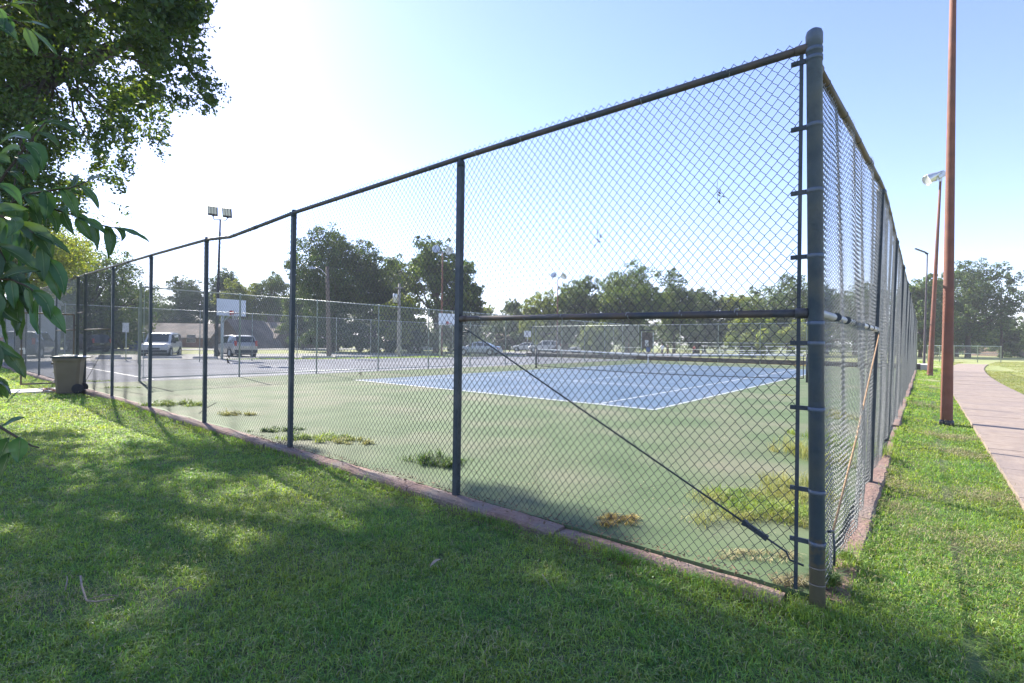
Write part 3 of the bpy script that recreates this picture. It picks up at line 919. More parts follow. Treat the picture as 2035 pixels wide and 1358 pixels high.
Vb, Fb = clump_leaves(Cs[Vis == 0] - TB, Rs[Vis == 0], 130, .17, g, .7, up=.6)
np_obj('crown', np.concatenate([Va, Vb]), np.concatenate([Fa, Fb + len(Va)]), LEAFM['big'], big)
# feathery twigs sticking out of the crown on the right
tw = MB(); fv, ff, fo = [], [], 0
for (a, b_), (c_, d_) in (((380, 40), (410, 12)), ((385, 70), (425, 55)), ((372, 90), (405, 118)), ((365, 55), (395, 75)), ((215, 400), (262, 425)), ((150, 420), (235, 440)), ((95, 430), (190, 468)), ((360, 20), (375, 2))):
    P0, P1 = D(a, b_, 11) - TB, D(c_, d_, 11.2) - TB
    tw.tube([P0, (P0 + P1) / 2 + np.array([0, 0, .05]), P1], .008, 4)
    n = 26
    tt = np.linspace(.15, 1, n)[:, None]
    c = P0 + (P1 - P0) * tt + g.normal(size=(n, 3)) * .06
    V_, F__ = leaf_quads(c, unit(g.normal(size=(n, 3))), .09, g, .4)
    fv.append(V_); ff.append(F__ + fo); fo += len(V_)
tb = MB()
tb.tube([(0, 0, -.3), (.1, 0, 1.5), (.25, .1, 3.2), (.8, .2, 5.2)], [.46, .36, .33, .28], 14)
hubs = [Vector((2.6, .5, 6.6)), Vector((4.8, -.2, 8.0)), Vector((2.5, -1.5, 8.5)), Vector((7.2, 1.0, 10.0)), Vector((5.5, 3.0, 11.0)), Vector((1.0, 2.5, 9.5))]
for hb in hubs:
    s0 = Vector((.8, .2, 5.2))
    tb.tube([s0, s0.lerp(hb, .5) + Vector((0, 0, .35)), hb], [.20, .15, .10], 9)
for q in [i for i in range(len(Cs)) if (Vis[i] == 0 and i % 3 == 0) or (Vis[i] == 1 and i % 7 == 0)]:
    c = Vector(Cs[q] - TB); hb = min(hubs, key=lambda x: (x - c).length)
    tb.tube([hb, hb.lerp(c, .35) + Vector((rnd.uniform(-.3, .3), rnd.uniform(-.3, .3), .3)), hb.lerp(c, .7) + Vector((rnd.uniform(-.2, .2), rnd.uniform(-.2, .2), .2)), c], [.05, .03, .018, .008], 5, False)
# a visible leaning limb inside the crown
tb.tube([D(60, -60, 11) - TB, D(105, 5, 11) - TB, D(128, 45, 10.9) - TB, D(150, 80, 10.8) - TB], [.17, .14, .11, .05], 9)
tb.tube([D(20, 100, 11) - TB, D(110, 112, 10.6) - TB, D(180, 132, 10.4) - TB], [.06, .045, .02], 7)
tk = tb.build('trunk', m_bark, big)
tw.build('twig', m_bark, big)
np_obj('twig_leaf_spray', np.concatenate(fv), np.concatenate(ff), LEAFM['yl'], big)

# ---------- the near young tree whose leaves hang in at the left edge ----------
yt = thing('young_tree', 'glossy dark green pinnate leaves of a young tree hanging in close at the left edge', 'tree', (-2.05, 1.15, 0))
OY = np.array([-2.05, 1.15, 0])
LVv, LVf, LRv, LRf = [], [], [], []
cnt = [0, 0]
def leaflet(P, dirv, nrm, L, wd, droop, cup=.12, curl=0.0):
    dirv = np.array(dirv, float); dirv /= np.linalg.norm(dirv)
    nrm = np.array(nrm, float); nrm -= dirv * nrm.dot(dirv); nrm /= np.linalg.norm(nrm)
    n = 9
    t = np.linspace(0, 1, n)
    prof = np.sin(PI * np.clip(t, 0, 1) ** .8) ** .85 * (1 - .25 * t); prof[0] = .04; prof[-1] = 0.01
    c = [np.array(P, float)]; d = dirv.copy(); nn = nrm.copy(); sides, ns = [], []
    for i in range(n):
        s = np.cross(nn, d); sides.append(s); ns.append(nn.copy())
        if i < n - 1:
            c.append(c[-1] + d * L / (n - 1))
            d = d + np.array([0, 0, -droop / (n - 1)]) + s * curl / (n - 1); d /= np.linalg.norm(d)
            nn = nn - d * nn.dot(d); nn /= np.linalg.norm(nn)
    vs = []
    for i in range(n):
        wv_ = wd * .5 * prof[i] * (1 + .06 * math.sin(i * 2.3 + L * 400))
        for q in (-1, -.5, 0, .5, 1):
            vs.append(c[i] + sides[i] * q * wv_ + ns[i] * (abs(q) ** 1.4 * cup * wd - .012 * wd) + ns[i] * .03 * wd * math.sin(i * 1.9 + q * 2))
    fs = [(i * 5 + j, i * 5 + j + 1, i * 5 + j + 6, i * 5 + j + 5) for i in range(n - 1) for j in range(4)]
    LVv.append(np.array(vs)); LVf.append(np.array(fs) + cnt[0]); cnt[0] += len(vs)
    rv = []
    for i in range(n):
        w_ = .0011 * (1.2 - t[i])
        up = ns[i] * .0008
        for sg in (1, -1):
            rv += [c[i] - sides[i] * w_ + up * sg - ns[i] * .012 * wd, c[i] + sides[i] * w_ + up * sg - ns[i] * .012 * wd]
    rf = [(i * 4 + j, i * 4 + j + 1, i * 4 + j + 5, i * 4 + j + 4) for i in range(n - 1) for j in (0, 2)]
    LRv.append(np.array(rv)); LRf.append(np.array(rf) + cnt[1]); cnt[1] += len(rv)
tb2 = MB()
def pinnate(pix, Y0, Y1, n, L, wd, droop=1.1, seed=0, start=0.0, term=True, hang=.55):
    gg = np.random.default_rng(seed)
    pts = [D(p[0], p[1], Y0 + (Y1 - Y0) * i / (len(pix) - 1)) for i, p in enumerate(pix)]
    P = np.array(pts)
    seg = np.concatenate([[0], np.cumsum(np.linalg.norm(np.diff(P, axis=0), axis=1))])
    at = lambda s: np.array([np.interp(s * seg[-1], seg, P[:, k]) for k in range(3)])
    tb2.tube([at(s) - OY for s in np.linspace(0, 1, 10)], [.0035 * (1 - .6 * s) for s in np.linspace(0, 1, 10)], 6)
    for i in range(n):
        s = start + (1 - start) * (i + .5) / n
        p = at(s); t = at(min(1, s + .05)) - at(max(0, s - .05)); t /= np.linalg.norm(t)
        sd_ = 1 if i % 2 else -1
        out = np.cross(t, [0, -1, .25]) * sd_
        dv = t * .55 + out * .7 + np.array([0, -.15, -hang]) + gg.normal(size=3) * .16
        nm = np.array([gg.normal() * .35, -.75 + gg.normal() * .3, .75])
        sz_ = gg.uniform(.62, 1.1); leaflet(p - OY, dv, nm, L * sz_, wd * sz_ * gg.uniform(.75, 1.05), droop * gg.uniform(.5, 1.7), .12 * gg.uniform(.2, 2.4), gg.normal() * .8)
    if term:
        t = at(1) - at(.92)
        leaflet(at(1) - OY, t, (0, -.6, .8), L * .9, wd * .9, droop * .5)
pinnate([(-25, 395), (30, 320), (85, 248), (100, 236)], 1.22, 1.30, 13, .105, .040, 1.6, 1, .05, False, .25)
pinnate([(-25, 430), (60, 385), (150, 372), (175, 360)], 1.28, 1.38, 11, .085, .038, 1.3, 2, .1)
pinnate([(-25, 460), (60, 405), (130, 422), (195, 446), (235, 455)], 1.30, 1.40, 17, .085, .036, 1.2, 3, .1)
pinnate([(-25, 420), (30, 440), (75, 470), (95, 520)], 1.16, 1.18, 11, .105, .042, 1.0, 4)
pinnate([(-45, 500), (-5, 490), (20, 540), (30, 590)], 1.12, 1.15, 10, .11, .044, .8, 5)
pinnate([(-40, 555), (20, 555), (60, 572), (85, 600)], 1.10, 1.12, 8, .092, .036, .9, 6)
pinnate([(-45, 600), (-15, 575), (-2, 595), (5, 625)], 1.06, 1.1, 6, .085, .034, .9, 7)
pinnate([(-45, 690), (-12, 675), (5, 692)], 1.06, 1.08, 4, .085, .036, 1.2, 8)
pinnate([(-45, 745), (-18, 740), (-10, 750)], 1.08, 1.1, 2, .07, .030, 1.0, 9)
pinnate([(-30, 830), (10, 855), (62, 886), (78, 890)], 1.05, 1.08, 0, .07, .030, 1.0, 10, 0, False)
leaflet(D(40, 868, 1.06) - OY, (-.05, 0, -.8), (.3, -.8, .4), .055, .038, .5)
leaflet(D(18, 870, 1.06) - OY, (-.3, 0, -.6), (.2, -.7, .5), .07, .04, .6)
leaflet(D(20, 900, 1.05) - OY, (-.35, 0, -.8), (-.2, -.7, .3), .085, .04, .6)
leaflet(D(5, 848, 1.05) - OY, (.5, 0, .3), (0, -.5, .8), .05, .025, .4)
pinnate([(-30, 60), (5, 35), (40, 45), (60, 60)], 1.20, 1.24, 6, .075, .036, 1.3, 11)
pinnate([(-30, 20), (0, 15), (20, 10)], 1.2, 1.22, 3, .06, .03, 1.3, 12)
tb2.tube([(0, 0, -.1), (.05, .03, .8), (.28, .1, 1.35), (.62, .12, 1.72), (.75, .1, 2.2)], [.03, .024, .018, .012, .006], 8)
for px, py, Y in ((-25, 395, 1.22), (-25, 430, 1.28), (-25, 460, 1.3), (-25, 420, 1.16), (-25, 500, 1.12), (-25, 560, 1.1), (-25, 600, 1.06), (-25, 690, 1.06), (-25, 740, 1.08), (-30, 830, 1.05), (-30, 60, 1.2), (-30, 20, 1.2)):
    p = Vector(D(px, py, Y) - OY); q = min([Vector((.62, .12, 1.72)), Vector((.28, .1, 1.35)), Vector((.75, .1, 2.2)), Vector((.05, .03, .8))], key=lambda x: (x - p).length)
    tb2.tube([q, q.lerp(p, .5) + Vector((0, 0, .03)), p], [.007, .005, .004], 6)
gy = np.random.default_rng(8)
for k in range(34):      # the rest of its crown, left of the picture
    a, h_ = gy.uniform(0, 2 * PI), gy.uniform(1.2, 2.5)
    q0 = Vector((.05, .03, .8)).lerp(Vector((.75, .1, 2.2)), (h_ - .8) / 1.7)
    tip = q0 + Vector((math.cos(a), math.sin(a), gy.uniform(-.15, .35))) * gy.uniform(.35, .65)
    pw = np.array(tip) + OY
    if pw[0] > -1.14 * max(pw[1], .2) - .12: continue
    pm = q0.lerp(tip, .5) + Vector((0, 0, .06))
    tb2.tube([q0, pm, tip], [.006, .0045, .002], 5)
    for i in range(9):
        f = .3 + .7 * i / 9
        c = np.array(q0.lerp(tip, f)) + np.array([0, 0, .1 * f * (1 - f)])
        leaflet(c, np.array([gy.normal() * .6, gy.normal() * .6, -.5]) + np.array(tip - q0) * .8, (gy.normal() * .3, gy.normal() * .3, 1), gy.uniform(.07, .11), gy.uniform(.03, .042), gy.uniform(.6, 1.5), .03, gy.normal() * .6)
tb2.build('trunk', m_bark, yt)
lf = np_obj('foliage', np.concatenate(LVv), np.concatenate(LVf), LEAFM['fg'], yt, True)
np_obj('leaf_rib', np.concatenate(LRv), np.concatenate(LRf), m_rib, lf)
# ---------- poles and lamps ----------
m_rustp = mat('rusted steel pole', (.17, .066, .04), (.23, .092, .056), 5, .75, bump=.25, bscale=40, c3=(.15, .075, .06), scale3=1.3)
m_black = mat('black steel', (.02, .02, .024), (.03, .03, .034), 6, .5)
m_plum = mat('plum steel pole', (.06, .05, .06), (.085, .07, .08), 4, .5)
m_alum = mat('cast aluminium', (.5, .52, .53), (.6, .62, .62), 12, .35, metal=.6)
m_lens = mat('lamp lens', (.55, .56, .52), rough=.2)
m_wood = mat('weathered wood pole', (.12, .095, .075), (.19, .155, .125), 8, .9, bump=.4, bscale=40)

def ground_at(px, py, z=0.0):
    p = G(px, py, z); return p
def pole(b, h, r0, r1, lean=(0, 0), n=14, z0=-.3):
    b.tube([(0, 0, z0)] + [(lean[0] * t, lean[1] * t, h * t) for t in (.02, .35, .7, 1)], [r0, r0, r0 + (r1 - r0) * .35, r0 + (r1 - r0) * .7, r1], n)

# rusty pole by the path, running out of the picture at the top
p = ground_at(1881, 838, GZ + .03)
rp = thing('lamp_pole', 'thick rusty red steel pole nearest the path, running out of the top of the picture', 'lamp pole', p, group='rusty lamp poles along the path')
b = MB(); pole(b, 9.6, .094, .045, (.06, .02), 20); po = b.build('pole', m_rustp, rp)
b = MB()
for z in (1.02, 1.35): b.box((.089, -.02, z), (.006, .02, .05))
b.build('paint_scrap', m_white, po)
b = MB(); b.lathe([(.094, -.1), (.115, -.08), (.113, .02), (.097, .035)], 20); b.build('base_collar', m_black, rp)
def floodhead(root, z, x0=0.0, aim=1.0, lean=(0, 0)):
    """two spun-aluminium reflectors with ballast housings on a short bracket"""
    b = MB(); b.box((lean[0], lean[1], z), (.12, .12, .34)); b.box((lean[0], lean[1], z + .14), (.5, .09, .09)); b.build('bracket', m_alum, root)
    for k, yy in enumerate((-.20, .20)):
        f = bpy.data.objects.new('floodlight', None); COL.objects.link(f); f.parent = root
        f.location = (lean[0] - .30, lean[1] + yy, z + .12); f.rotation_euler = (0, R(-118), R(18 if k else -14))
        b = MB(); b.lathe([(.03, -.30), (.07, -.30), (.09, -.2), (.12, -.10), (.21, .10), (.26, .30), (.265, .31), (.25, .305), (.19, .09), (.1, -.1)], 20); b.build('reflector', m_alum, f)
        b = MB(); b.lathe([(0, .27), (.12, .275), (.245, .28)], 20); b.build('lens', m_lens, f)
        b = MB(); b.box((-.17, 0, -.30), (.17, .2, .46)); b.box((-.03, 0, -.33), (.14, .12, .12)); b.build('ballast', m_alum, f)
floodhead(rp, 9.55, lean=(.06, .02))
p = ground_at(1848, 745, GZ + .03)
rp2 = thing('lamp_pole', 'leaning rusty pole with two bell shaped aluminium floodlights, second along the path', 'lamp pole', p, ANG_V - PI / 2 + R(20), group='rusty lamp poles along the path')
b = MB(); pole(b, 10.15, .125, .05, (.34, -.06), 18); b.build('pole', m_rustp, rp2)
b = MB(); b.lathe([(.126, -.1), (.14, -.08), (.138, .06), (.127, .08)], 18); b.build('base_collar', m_rustp, rp2)
floodhead(rp2, 10.25, lean=(.34, -.06))
p = ground_at(1836, 731, GZ + .03)
lp = thing('lamp_pole', 'slim dark pole with one tilted flat lamp head near the end of the path', 'lamp pole', p, ANG_U, group=None)
b = MB(); pole(b, 8.0, .08, .04, (-.12, .1), 14); b.build('pole', m_plum, lp)
hd = bpy.data.objects.new('lamp_head', None); COL.objects.link(hd); hd.parent = lp; hd.location = (-.12, .1, 8.05); hd.rotation_euler = (0, R(-30), 0)
b = MB(); b.box((.42, 0, .02), (.78, .30, .075), top=(.85, .8)); b.box((.02, 0, -.02), (.18, .09, .12)); b.build('housing', m_black, hd)
b = MB(); b.box((.47, 0, -.025), (.52, .24, .02)); b.build('lens', m_lens, hd)

# twin floodlight pole left of centre
p = ground_at(429, 712)
fp = thing('lamp_pole', 'tall dark pole carrying twin square floodlights on a curved yoke', 'lamp pole', p, 0)
Yp = p[1]
zt = D(434, 437, Yp)[2]
b = MB(); pole(b, zt, .13, .055, (.18, 0), 12); b.build('pole', m_black, fp)
b = MB(); b.tube([(.18 - .52, 0, zt + .33), (.18 - .50, 0, zt + .12), (.18 - .36, 0, zt - .02), (.18, 0, zt + .02), (.18 + .36, 0, zt - .04), (.18 + .48, 0, zt + .06), (.18 + .50, 0, zt + .24)], .035, 8); b.build('yoke', m_black, fp)
for k, (xx, zz) in enumerate(((-.36, .62), (.66, .50))):
    f = bpy.data.objects.new('floodlight', None); COL.objects.link(f); f.parent = fp
    f.location = (xx, 0, zt + zz); f.rotation_euler = (R(22), R(6), R(12 - 10 * k))
    b = MB(); b.box((0, 0, 0), (.62, .13, .66)); b.box((0, .04, -.32), (.12, .1, .14)); b.build('housing', m_black, f)
    b = MB()
    for q in (-.19, 0, .19): b.box((q, -.068, .06), (.15, .012, .48))
    b.build('lens', m_lens, f)

# wooden street lamp pole
p = ground_at(654, 709)
sp_ = thing('street_lamp', 'brown wooden pole with one long arm lamp reaching left in front of the tallest tree', 'street lamp', p)
zt = D(650, 530, p[1])[2]
b = MB(); pole(b, zt, .20, .13, (-.25, 0), 10); b.build('pole', m_wood, sp_)
b = MB(); b.tube([(-.25, -.1, zt - .75), (-.7, -.15, zt - .28), (-1.0, -.2, zt - .12), (-1.15, -.2, zt - .14)], .035, 6); b.build('arm', m_alum, sp_)
b = MB(); b.box((-1.42, -.22, zt - .17), (.55, .24, .14), top=(.8, .7)); b.build('lamp_head', m_alum, sp_)
# utility pole with crossarm and transformer
p = ground_at(792, 708)
up = thing('utility_pole', 'pale utility pole with a crossarm and a grey transformer can by the small yellow tree', 'utility pole', p)
zt = D(791, 564, p[1])[2]
m_pale = mat('pale weathered pole', (.24, .22, .20), (.32, .30, .27), 7, .9)
b = MB(); pole(b, zt, .16, .11, (0, 0), 10); b.build('pole', m_pale, up)
b = MB(); b.box((0, -.16, zt - .4), (.75, .1, .1)); b.build('crossarm', m_pale, up)
b = MB(); b.lathe([(0, zt - 1.75), (.22, zt - 1.75), (.22, zt - 1.0), (.2, zt - .95), (0, zt - .93)], 12, Matrix.Translation((-.35, -.1, 0)))
b.build('transformer', m_alum, up)
# two thin rusty lamp poles beyond the courts, and a plain one
def far_lamp(px, pyb, top, label, Y=None, twin=True, tx=None):
    p = ground_at(px, pyb)
    if Y: p = D(px, pyb, Y); p[2] = 0
    zt = D(px, top, p[1])[2]
    t = thing('lamp_pole', label, 'lamp pole', p, group='rusty lamp poles beyond the courts')
    b = MB(); pole(b, zt, .13, .06, (0, 0), 10); b.build('pole', m_rustp, t)
    b = MB(); b.box((0, 0, zt + .05), (1.1 if twin else .5, .08, .08)); b.build('bracket', m_alum, t)
    for sx in ((-.62, .72) if twin else (.45,)):
        b = MB(); b.lathe([(.04, -.32), (.16, -.28), (.2, 0), (.42, .34), (.40, .34), (0, .25)], 12, Matrix.Translation((sx, -.1, zt + .2)) @ Matrix.Rotation(R(100 if sx > 0 else 75), 4, 'X'))
        b.build('floodlight', m_alum, t)
far_lamp(877, 704, 502, 'thin rusty pole with two pale round floodlights in front of the lacy tree', Y=52)
far_lamp(1107, 700, 552, 'thin rusty pole with two pale lamps against the open sky', Y=68)
far_lamp(1249, 700, 572, 'faint thin rusty lamp pole in front of the largest middle tree', Y=74, twin=False)

# ---------- basketball hoops ----------
m_board = mat('white backboard', (.72, .76, .8), (.66, .70, .75), 3, .4)
m_red = mat('red paint', (.45, .04, .04), (.5, .06, .05), 5, .5)
m_net = mat('white cord', (.7, .7, .68), rough=.8)
def hoop(label, base, ang, goose=False):
    t = thing('basketball_hoop', label, 'basketball hoop', base, ang, group='basketball hoops')
    b = MB()
    if goose:
        b.tube([(0, 0, -.2), (0, 0, 2.3), (.08, 0, 2.75), (.32, 0, 3.1), (.7, 0, 3.28), (1.15, 0, 3.3)], .085, 12)
    else:
        b.tube([(0, 0, -.2), (0, 0, 2.9)], .09, 12); b.tube([(0, 0, 2.85), (1.15, 0, 3.25)], .05, 8); b.tube([(0, 0, 2.5), (1.15, 0, 3.0)], .04, 8)
    b.build('pole', m_galv, t)
    b = MB(); b.box((1.2, 0, 3.42), (.04, 1.83, 1.07)); bo = b.build('backboard', m_board, t)
    b = MB(); b.box((1.235, 0, 3.08), (.03, .26, .30)); b.build('rim_plate', m_red, bo)
    b = MB(); b.tube([(1.64 + .228 * math.cos(a), .228 * math.sin(a), 3.05) for a in np.linspace(0, 2 * PI, 21)], .012, 6, False); b.box((1.31, 0, 3.02), (.22, .14, .1)); b.build('rim', m_red, t)
    b = MB()
    for k in range(12):
        a, c = 2 * PI * k / 12, 2 * PI * (k + 1) / 12
        for a0, a1 in ((a, c), (c, a)):
            b.tube([(1.64 + .22 * math.cos(a0), .22 * math.sin(a0), 3.04), (1.64 + .15 * math.cos(a1), .15 * math.sin(a1), 2.82), (1.64 + .11 * math.cos(a0), .11 * math.sin(a0), 2.64)], .005, 3, False)
    b.build('net', m_net, t)
hb = D(441, 715, 33.5); hb[2] = 0
hoop('white basketball backboard with a red rim plate, left hoop on a straight grey post', hb, R(-35))
hb = D(874, 706, 47); hb[2] = 0
hoop('white basketball backboard on a curved gooseneck pole, half hidden behind the fence post', hb, R(-50), True)

# ---------- tennis nets ----------
m_netc = mat('black net cord', (.03, .033, .036), rough=.8)
m_tape = mat('white net tape', (.78, .79, .78), (.66, .67, .66), 8, .8)
m_strap = mat('white strap', (.75, .75, .74), rough=.8)
def tennis_net(label, u0, u1, v, cell=.045, dark=True, group='tennis nets'):
    n = thing('tennis_net', label, 'tennis net', W(u0, v), ANG_U, group=group)
    Ln = u1 - u0
    for x in (0, Ln):
        b = MB(); b.tube([(x, 0, -.1), (x, 0, 1.06)], .038, 12); b.lathe([(.045, 1.06), (.045, 1.085), (0, 1.095)], 12, Matrix.Translation((x, 0, 0))); b.build('net_post', m_post, n)
    top = lambda x: 1.055 - .14 * (1 - abs(2 * x / Ln - 1)) ** 1.3
    bot = lambda x: .16 - .12 * math.sin(PI * x / Ln) ** .7
    xs = np.arange(.12, Ln - .1, cell)
    V, Fc = [], []
    def ribbon(a, c, w):
        a, c = np.array(a), np.array(c); d = c - a; s = np.cross(d, [0, 1, 0]); s = s / np.linalg.norm(s) * w
        o = len(V) * 4
        V.append([a - s, c - s, c + s, a + s]); Fc.append([o, o + 1, o + 2, o + 3])
    for x in xs: ribbon((x, 0, bot(x)), (x, 0, top(x) - .02), .0017)
    nr = int(.9 / cell)
    for k in range(1, nr):
        f = k / nr
        st = np.linspace(.12, Ln - .12, 17)
        for q in range(16): ribbon((st[q], .001, bot(st[q]) + f * (top(st[q]) - bot(st[q]))), (st[q + 1], .001, bot(st[q + 1]) + f * (top(st[q + 1]) - bot(st[q + 1]))), .0017)
    np_obj('net_mesh', np.array(V).reshape(-1, 3), np.array(Fc), m_netc, n)
    b = MB(); st = np.linspace(.1, Ln - .1, 25)
    for q in range(24):
        x0, x1 = st[q], st[q + 1]
        b.add([(x0, -.012, top(x0) - .06), (x1, -.012, top(x1) - .06), (x1, -.009, top(x1)), (x0, -.009, top(x0)), (x0, .012, top(x0) - .06), (x1, .012, top(x1) - .06), (x1, .009, top(x1)), (x0, .009, top(x0))],
              [(0, 1, 2, 3), (7, 6, 5, 4), (3, 2, 6, 7), (0, 4, 5, 1)], True)
    b.build('top_tape', m_tape, n)
    b = MB(); b.tube([(x, 0, bot(x)) for x in st], .016, 6); b.tube([(.12, 0, bot(.12)), (.12, 0, 1.04)], .018, 6); b.tube([(Ln - .12, 0, bot(Ln - .12)), (Ln - .12, 0, 1.04)], .018, 6); b.build('net_cord', m_black, n)
    b = MB(); b.box((Ln / 2, -.013, .45), (.05, .006, .90)); b.build('center_strap', m_strap, n)
    return n
tennis_net('nearest tennis net with a white tape across the blue court', A0 - .914, A0 + 11.884, B0 + 11.885)
a = G(1168, 690.5, 1.07)
ua, va = UV(a)
tennis_net('second tennis net with a white tape beyond the brown wall', 3.0, 25.0, 45.5, cell=.09)

# ---------- wheelie bin ----------
m_bin = mat('tan bin plastic', (.115, .09, .055), (.145, .113, .072), 3, .55, c3=(.095, .075, .047), scale3=2)
m_lid = mat('dark green lid', (.035, .055, .05), (.05, .07, .065), 4, .4)
m_rub = mat('black rubber', (.02, .02, .02), (.028, .028, .028), 20, .85)
m_stk = mat('pale sticker', (.62, .60, .45), (.5, .48, .35), 12, .6)
p = ground_at(137, 782, GZ)
bn = thing('wheelie_bin', 'tan wheeled rubbish bin with a dark green lid in front of the open gate', 'bin', p, R(30))
b = MB()
secs = [(.02, .42, .46), (.12, .44, .48), (.80, .53, .57), (.86, .57, .60), (.91, .57, .60)]
vs, fs = [], []
for z, wx, wy in secs:
    for sx, sy in ((-1, -1), (1, -1), (1, 1), (-1, 1)):
        for q in (0, 1):
            c = .05
            if (sx, sy) in ((-1, -1), (1, 1)): dx, dy = (0, c) if q == 0 else (c, 0)
            else: dx, dy = (c, 0) if q == 0 else (0, c)
            vs.append((sx * (wx / 2 - dx), sy * (wy / 2 - dy), z))
n8 = 8
for i in range(len(secs) - 1):
    for k in range(n8): fs.append((i * n8 + k, i * n8 + (k + 1) % n8, (i + 1) * n8 + (k + 1) % n8, (i + 1) * n8 + k))
fs.append(tuple(reversed(range(n8))))
b.add(vs, fs); b.box((-.29, 0, .78), (.05, .36, .05)); b.box((-.27, 0, .55), (.03, .30, .03))
bo = b.build('body', m_bin, bn)
b = MB()
b.add([(-.31, -.32, .915), (.32, -.32, .915), (.38, -.26, .925), (.38, .26, .925), (.32, .32, .915), (-.31, .32, .915), (-.29, -.29, .955), (.27, -.29, .96), (.27, .29, .96), (-.29, .29, .955)],
      [(0, 1, 7, 6), (1, 2, 7), (2, 3, 8, 7), (3, 4, 8), (4, 5, 9, 8), (5, 0, 6, 9), (6, 7, 8, 9), (5, 4, 3, 2, 1, 0)])
b.box((.385, 0, .93), (.07, .5, .028)); b.build('lid', m_lid, bn)
b = MB(); b.box((.0, 0, .978), (.3, .3, .012)); b.build('sticker', m_alum, bn)
for yy in (-.25, .25):
    b = MB(); b.lathe([(.0, -.03), (.08, -.03), (.12, -.025), (.125, 0), (.12, .025), (.10, .03), (0, .03)], 22, Matrix.Translation((.22, yy, .13)) @ Matrix.Rotation(PI / 2, 4, 'X'))
    b.build('wheel', m_rub, bn)
b = MB(); b.tube([(.22, -.25, .13), (.22, .25, .13)], .015, 8); b.build('axle', m_black, bn)
b = MB(); b.box((-.262, -.10, .62), (.008, .16, .16), M=None); b.box((-.245, -.10, .42), (.008, .14, .14)); b.build('sticker', m_stk, bn)
# red hose lying by the bin
p = ground_at(103, 780, GZ + .03)
m_hose = mat('red hose', (.30, .10, .07), (.36, .14, .10), 8, .6)
hz = thing('garden_hose', 'loose coil of red hose on the ground left of the bin', 'hose', p)
b = MB(); b.tube([((.22 + .05 * math.sin(3 * a)) * math.cos(a), (.14 + .04 * math.cos(2 * a)) * math.sin(a), .015 + .05 * abs(math.sin(1.5 * a + .5)) + .004 * a) for a in np.linspace(0, 12.4, 70)], .009, 6); b.build('coil', m_hose, hz)

# ---------- wheel stops ----------
ws = None
stops = [(190, 262, 714), (196, 240, 709.5), (278, 366, 712), (383, 432, 712.5), (505, 592, 712), (600, 660, 711), (668, 724, 710.5), (728, 800, 709), (104, 160, 716)]
lab = ['left of the white van, front', 'left of the white van, rear', 'under the nose of the white van', 'by the floodlight pole', 'right of the silver SUV', 'left of the wooden lamp pole', 'right of the wooden lamp pole', 'below the utility pole', 'behind the bin']
for (x0, x1, y), lb_ in zip(stops, lab):
    A, B_ = G(x0, y), G(x1, y)
    A[2] = B_[2] = -.01
    L_ = np.linalg.norm(B_ - A)
    t = thing('wheel_stop', 'low concrete wheel stop in the parking lot, ' + lb_, 'wheel stop', (A + B_) / 2, math.atan2(*(B_ - A)[[1, 0]]), group='wheel stops in the parking lot')
    b = MB(); b.box((0, 0, .07), (min(L_, 2.3), .22, .14), top=(.97, .6)); b.build('stop', m_conc, t)

# ---------- signs, notice frame, small bins ----------
p = ground_at(250, 716)
sg = thing('sign', 'small plain white signboard on a thin post left of the white van', 'sign', p, R(-8))
b = MB(); b.tube([(0, 0, -.2), (0, 0, 2.25)], .028, 8); b.build('post', m_galv, sg)
b = MB(); b.box((0, -.035, 2.0), (.44, .012, .58)); b.build('panel', m_white, sg)
p = D(1286, 708, 44); p[2] = 0
nf = thing('notice_frame', 'dark roofed frame with white and blue notices where the divider fence ends', 'notice frame', p, R(-20))
b = MB()
for x in (-.5, .5): b.box((x, 0, 1.25), (.08, .08, 2.5))
b.build('post', m_galv, nf)
b = MB(); b.box((0, 0, 2.58), (1.25, .5, .1)); b.build('roof', m_black, nf)
b = MB(); b.box((0, .05, 1.7), (.9, .03, 1.4)); pn = b.build('panel', m_brown, nf)
b = MB(); b.box((-.05, .02, 1.45), (.3, .02, .55)); b.build('notice', m_white, pn)
m_bluep = mat('blue notice', (.06, .10, .28), rough=.6)
b = MB(); b.box((.1, .02, .9), (.34, .02, .42)); b.build('notice', m_bluep, pn)
p = D(265, 696, 62); p[2] = -.05
t = thing('bin', 'small dark blue bin beside the brown board fence', 'bin', p)
b = MB(); b.box((0, 0, .5), (.6, .6, 1.0), top=(1.15, 1.15)); b.build('body', m_bluep, t); b = MB(); b.box((0, 0, 1.04), (.74, .74, .08)); b.build('lid', m_black, t)
p = D(1048, 700, 70); p[2] = 0
sg2 = thing('sign', 'pale square sign on a post in front of the low dark building', 'sign', p, R(5))
b = MB(); b.tube([(0, 0, -.2), (0, 0, 2.9)], .05, 8); b.build('post', m_galv, sg2)
b = MB(); b.box((0, -.06, 2.6), (.95, .03, .85)); b.build('panel', m_tape, sg2)

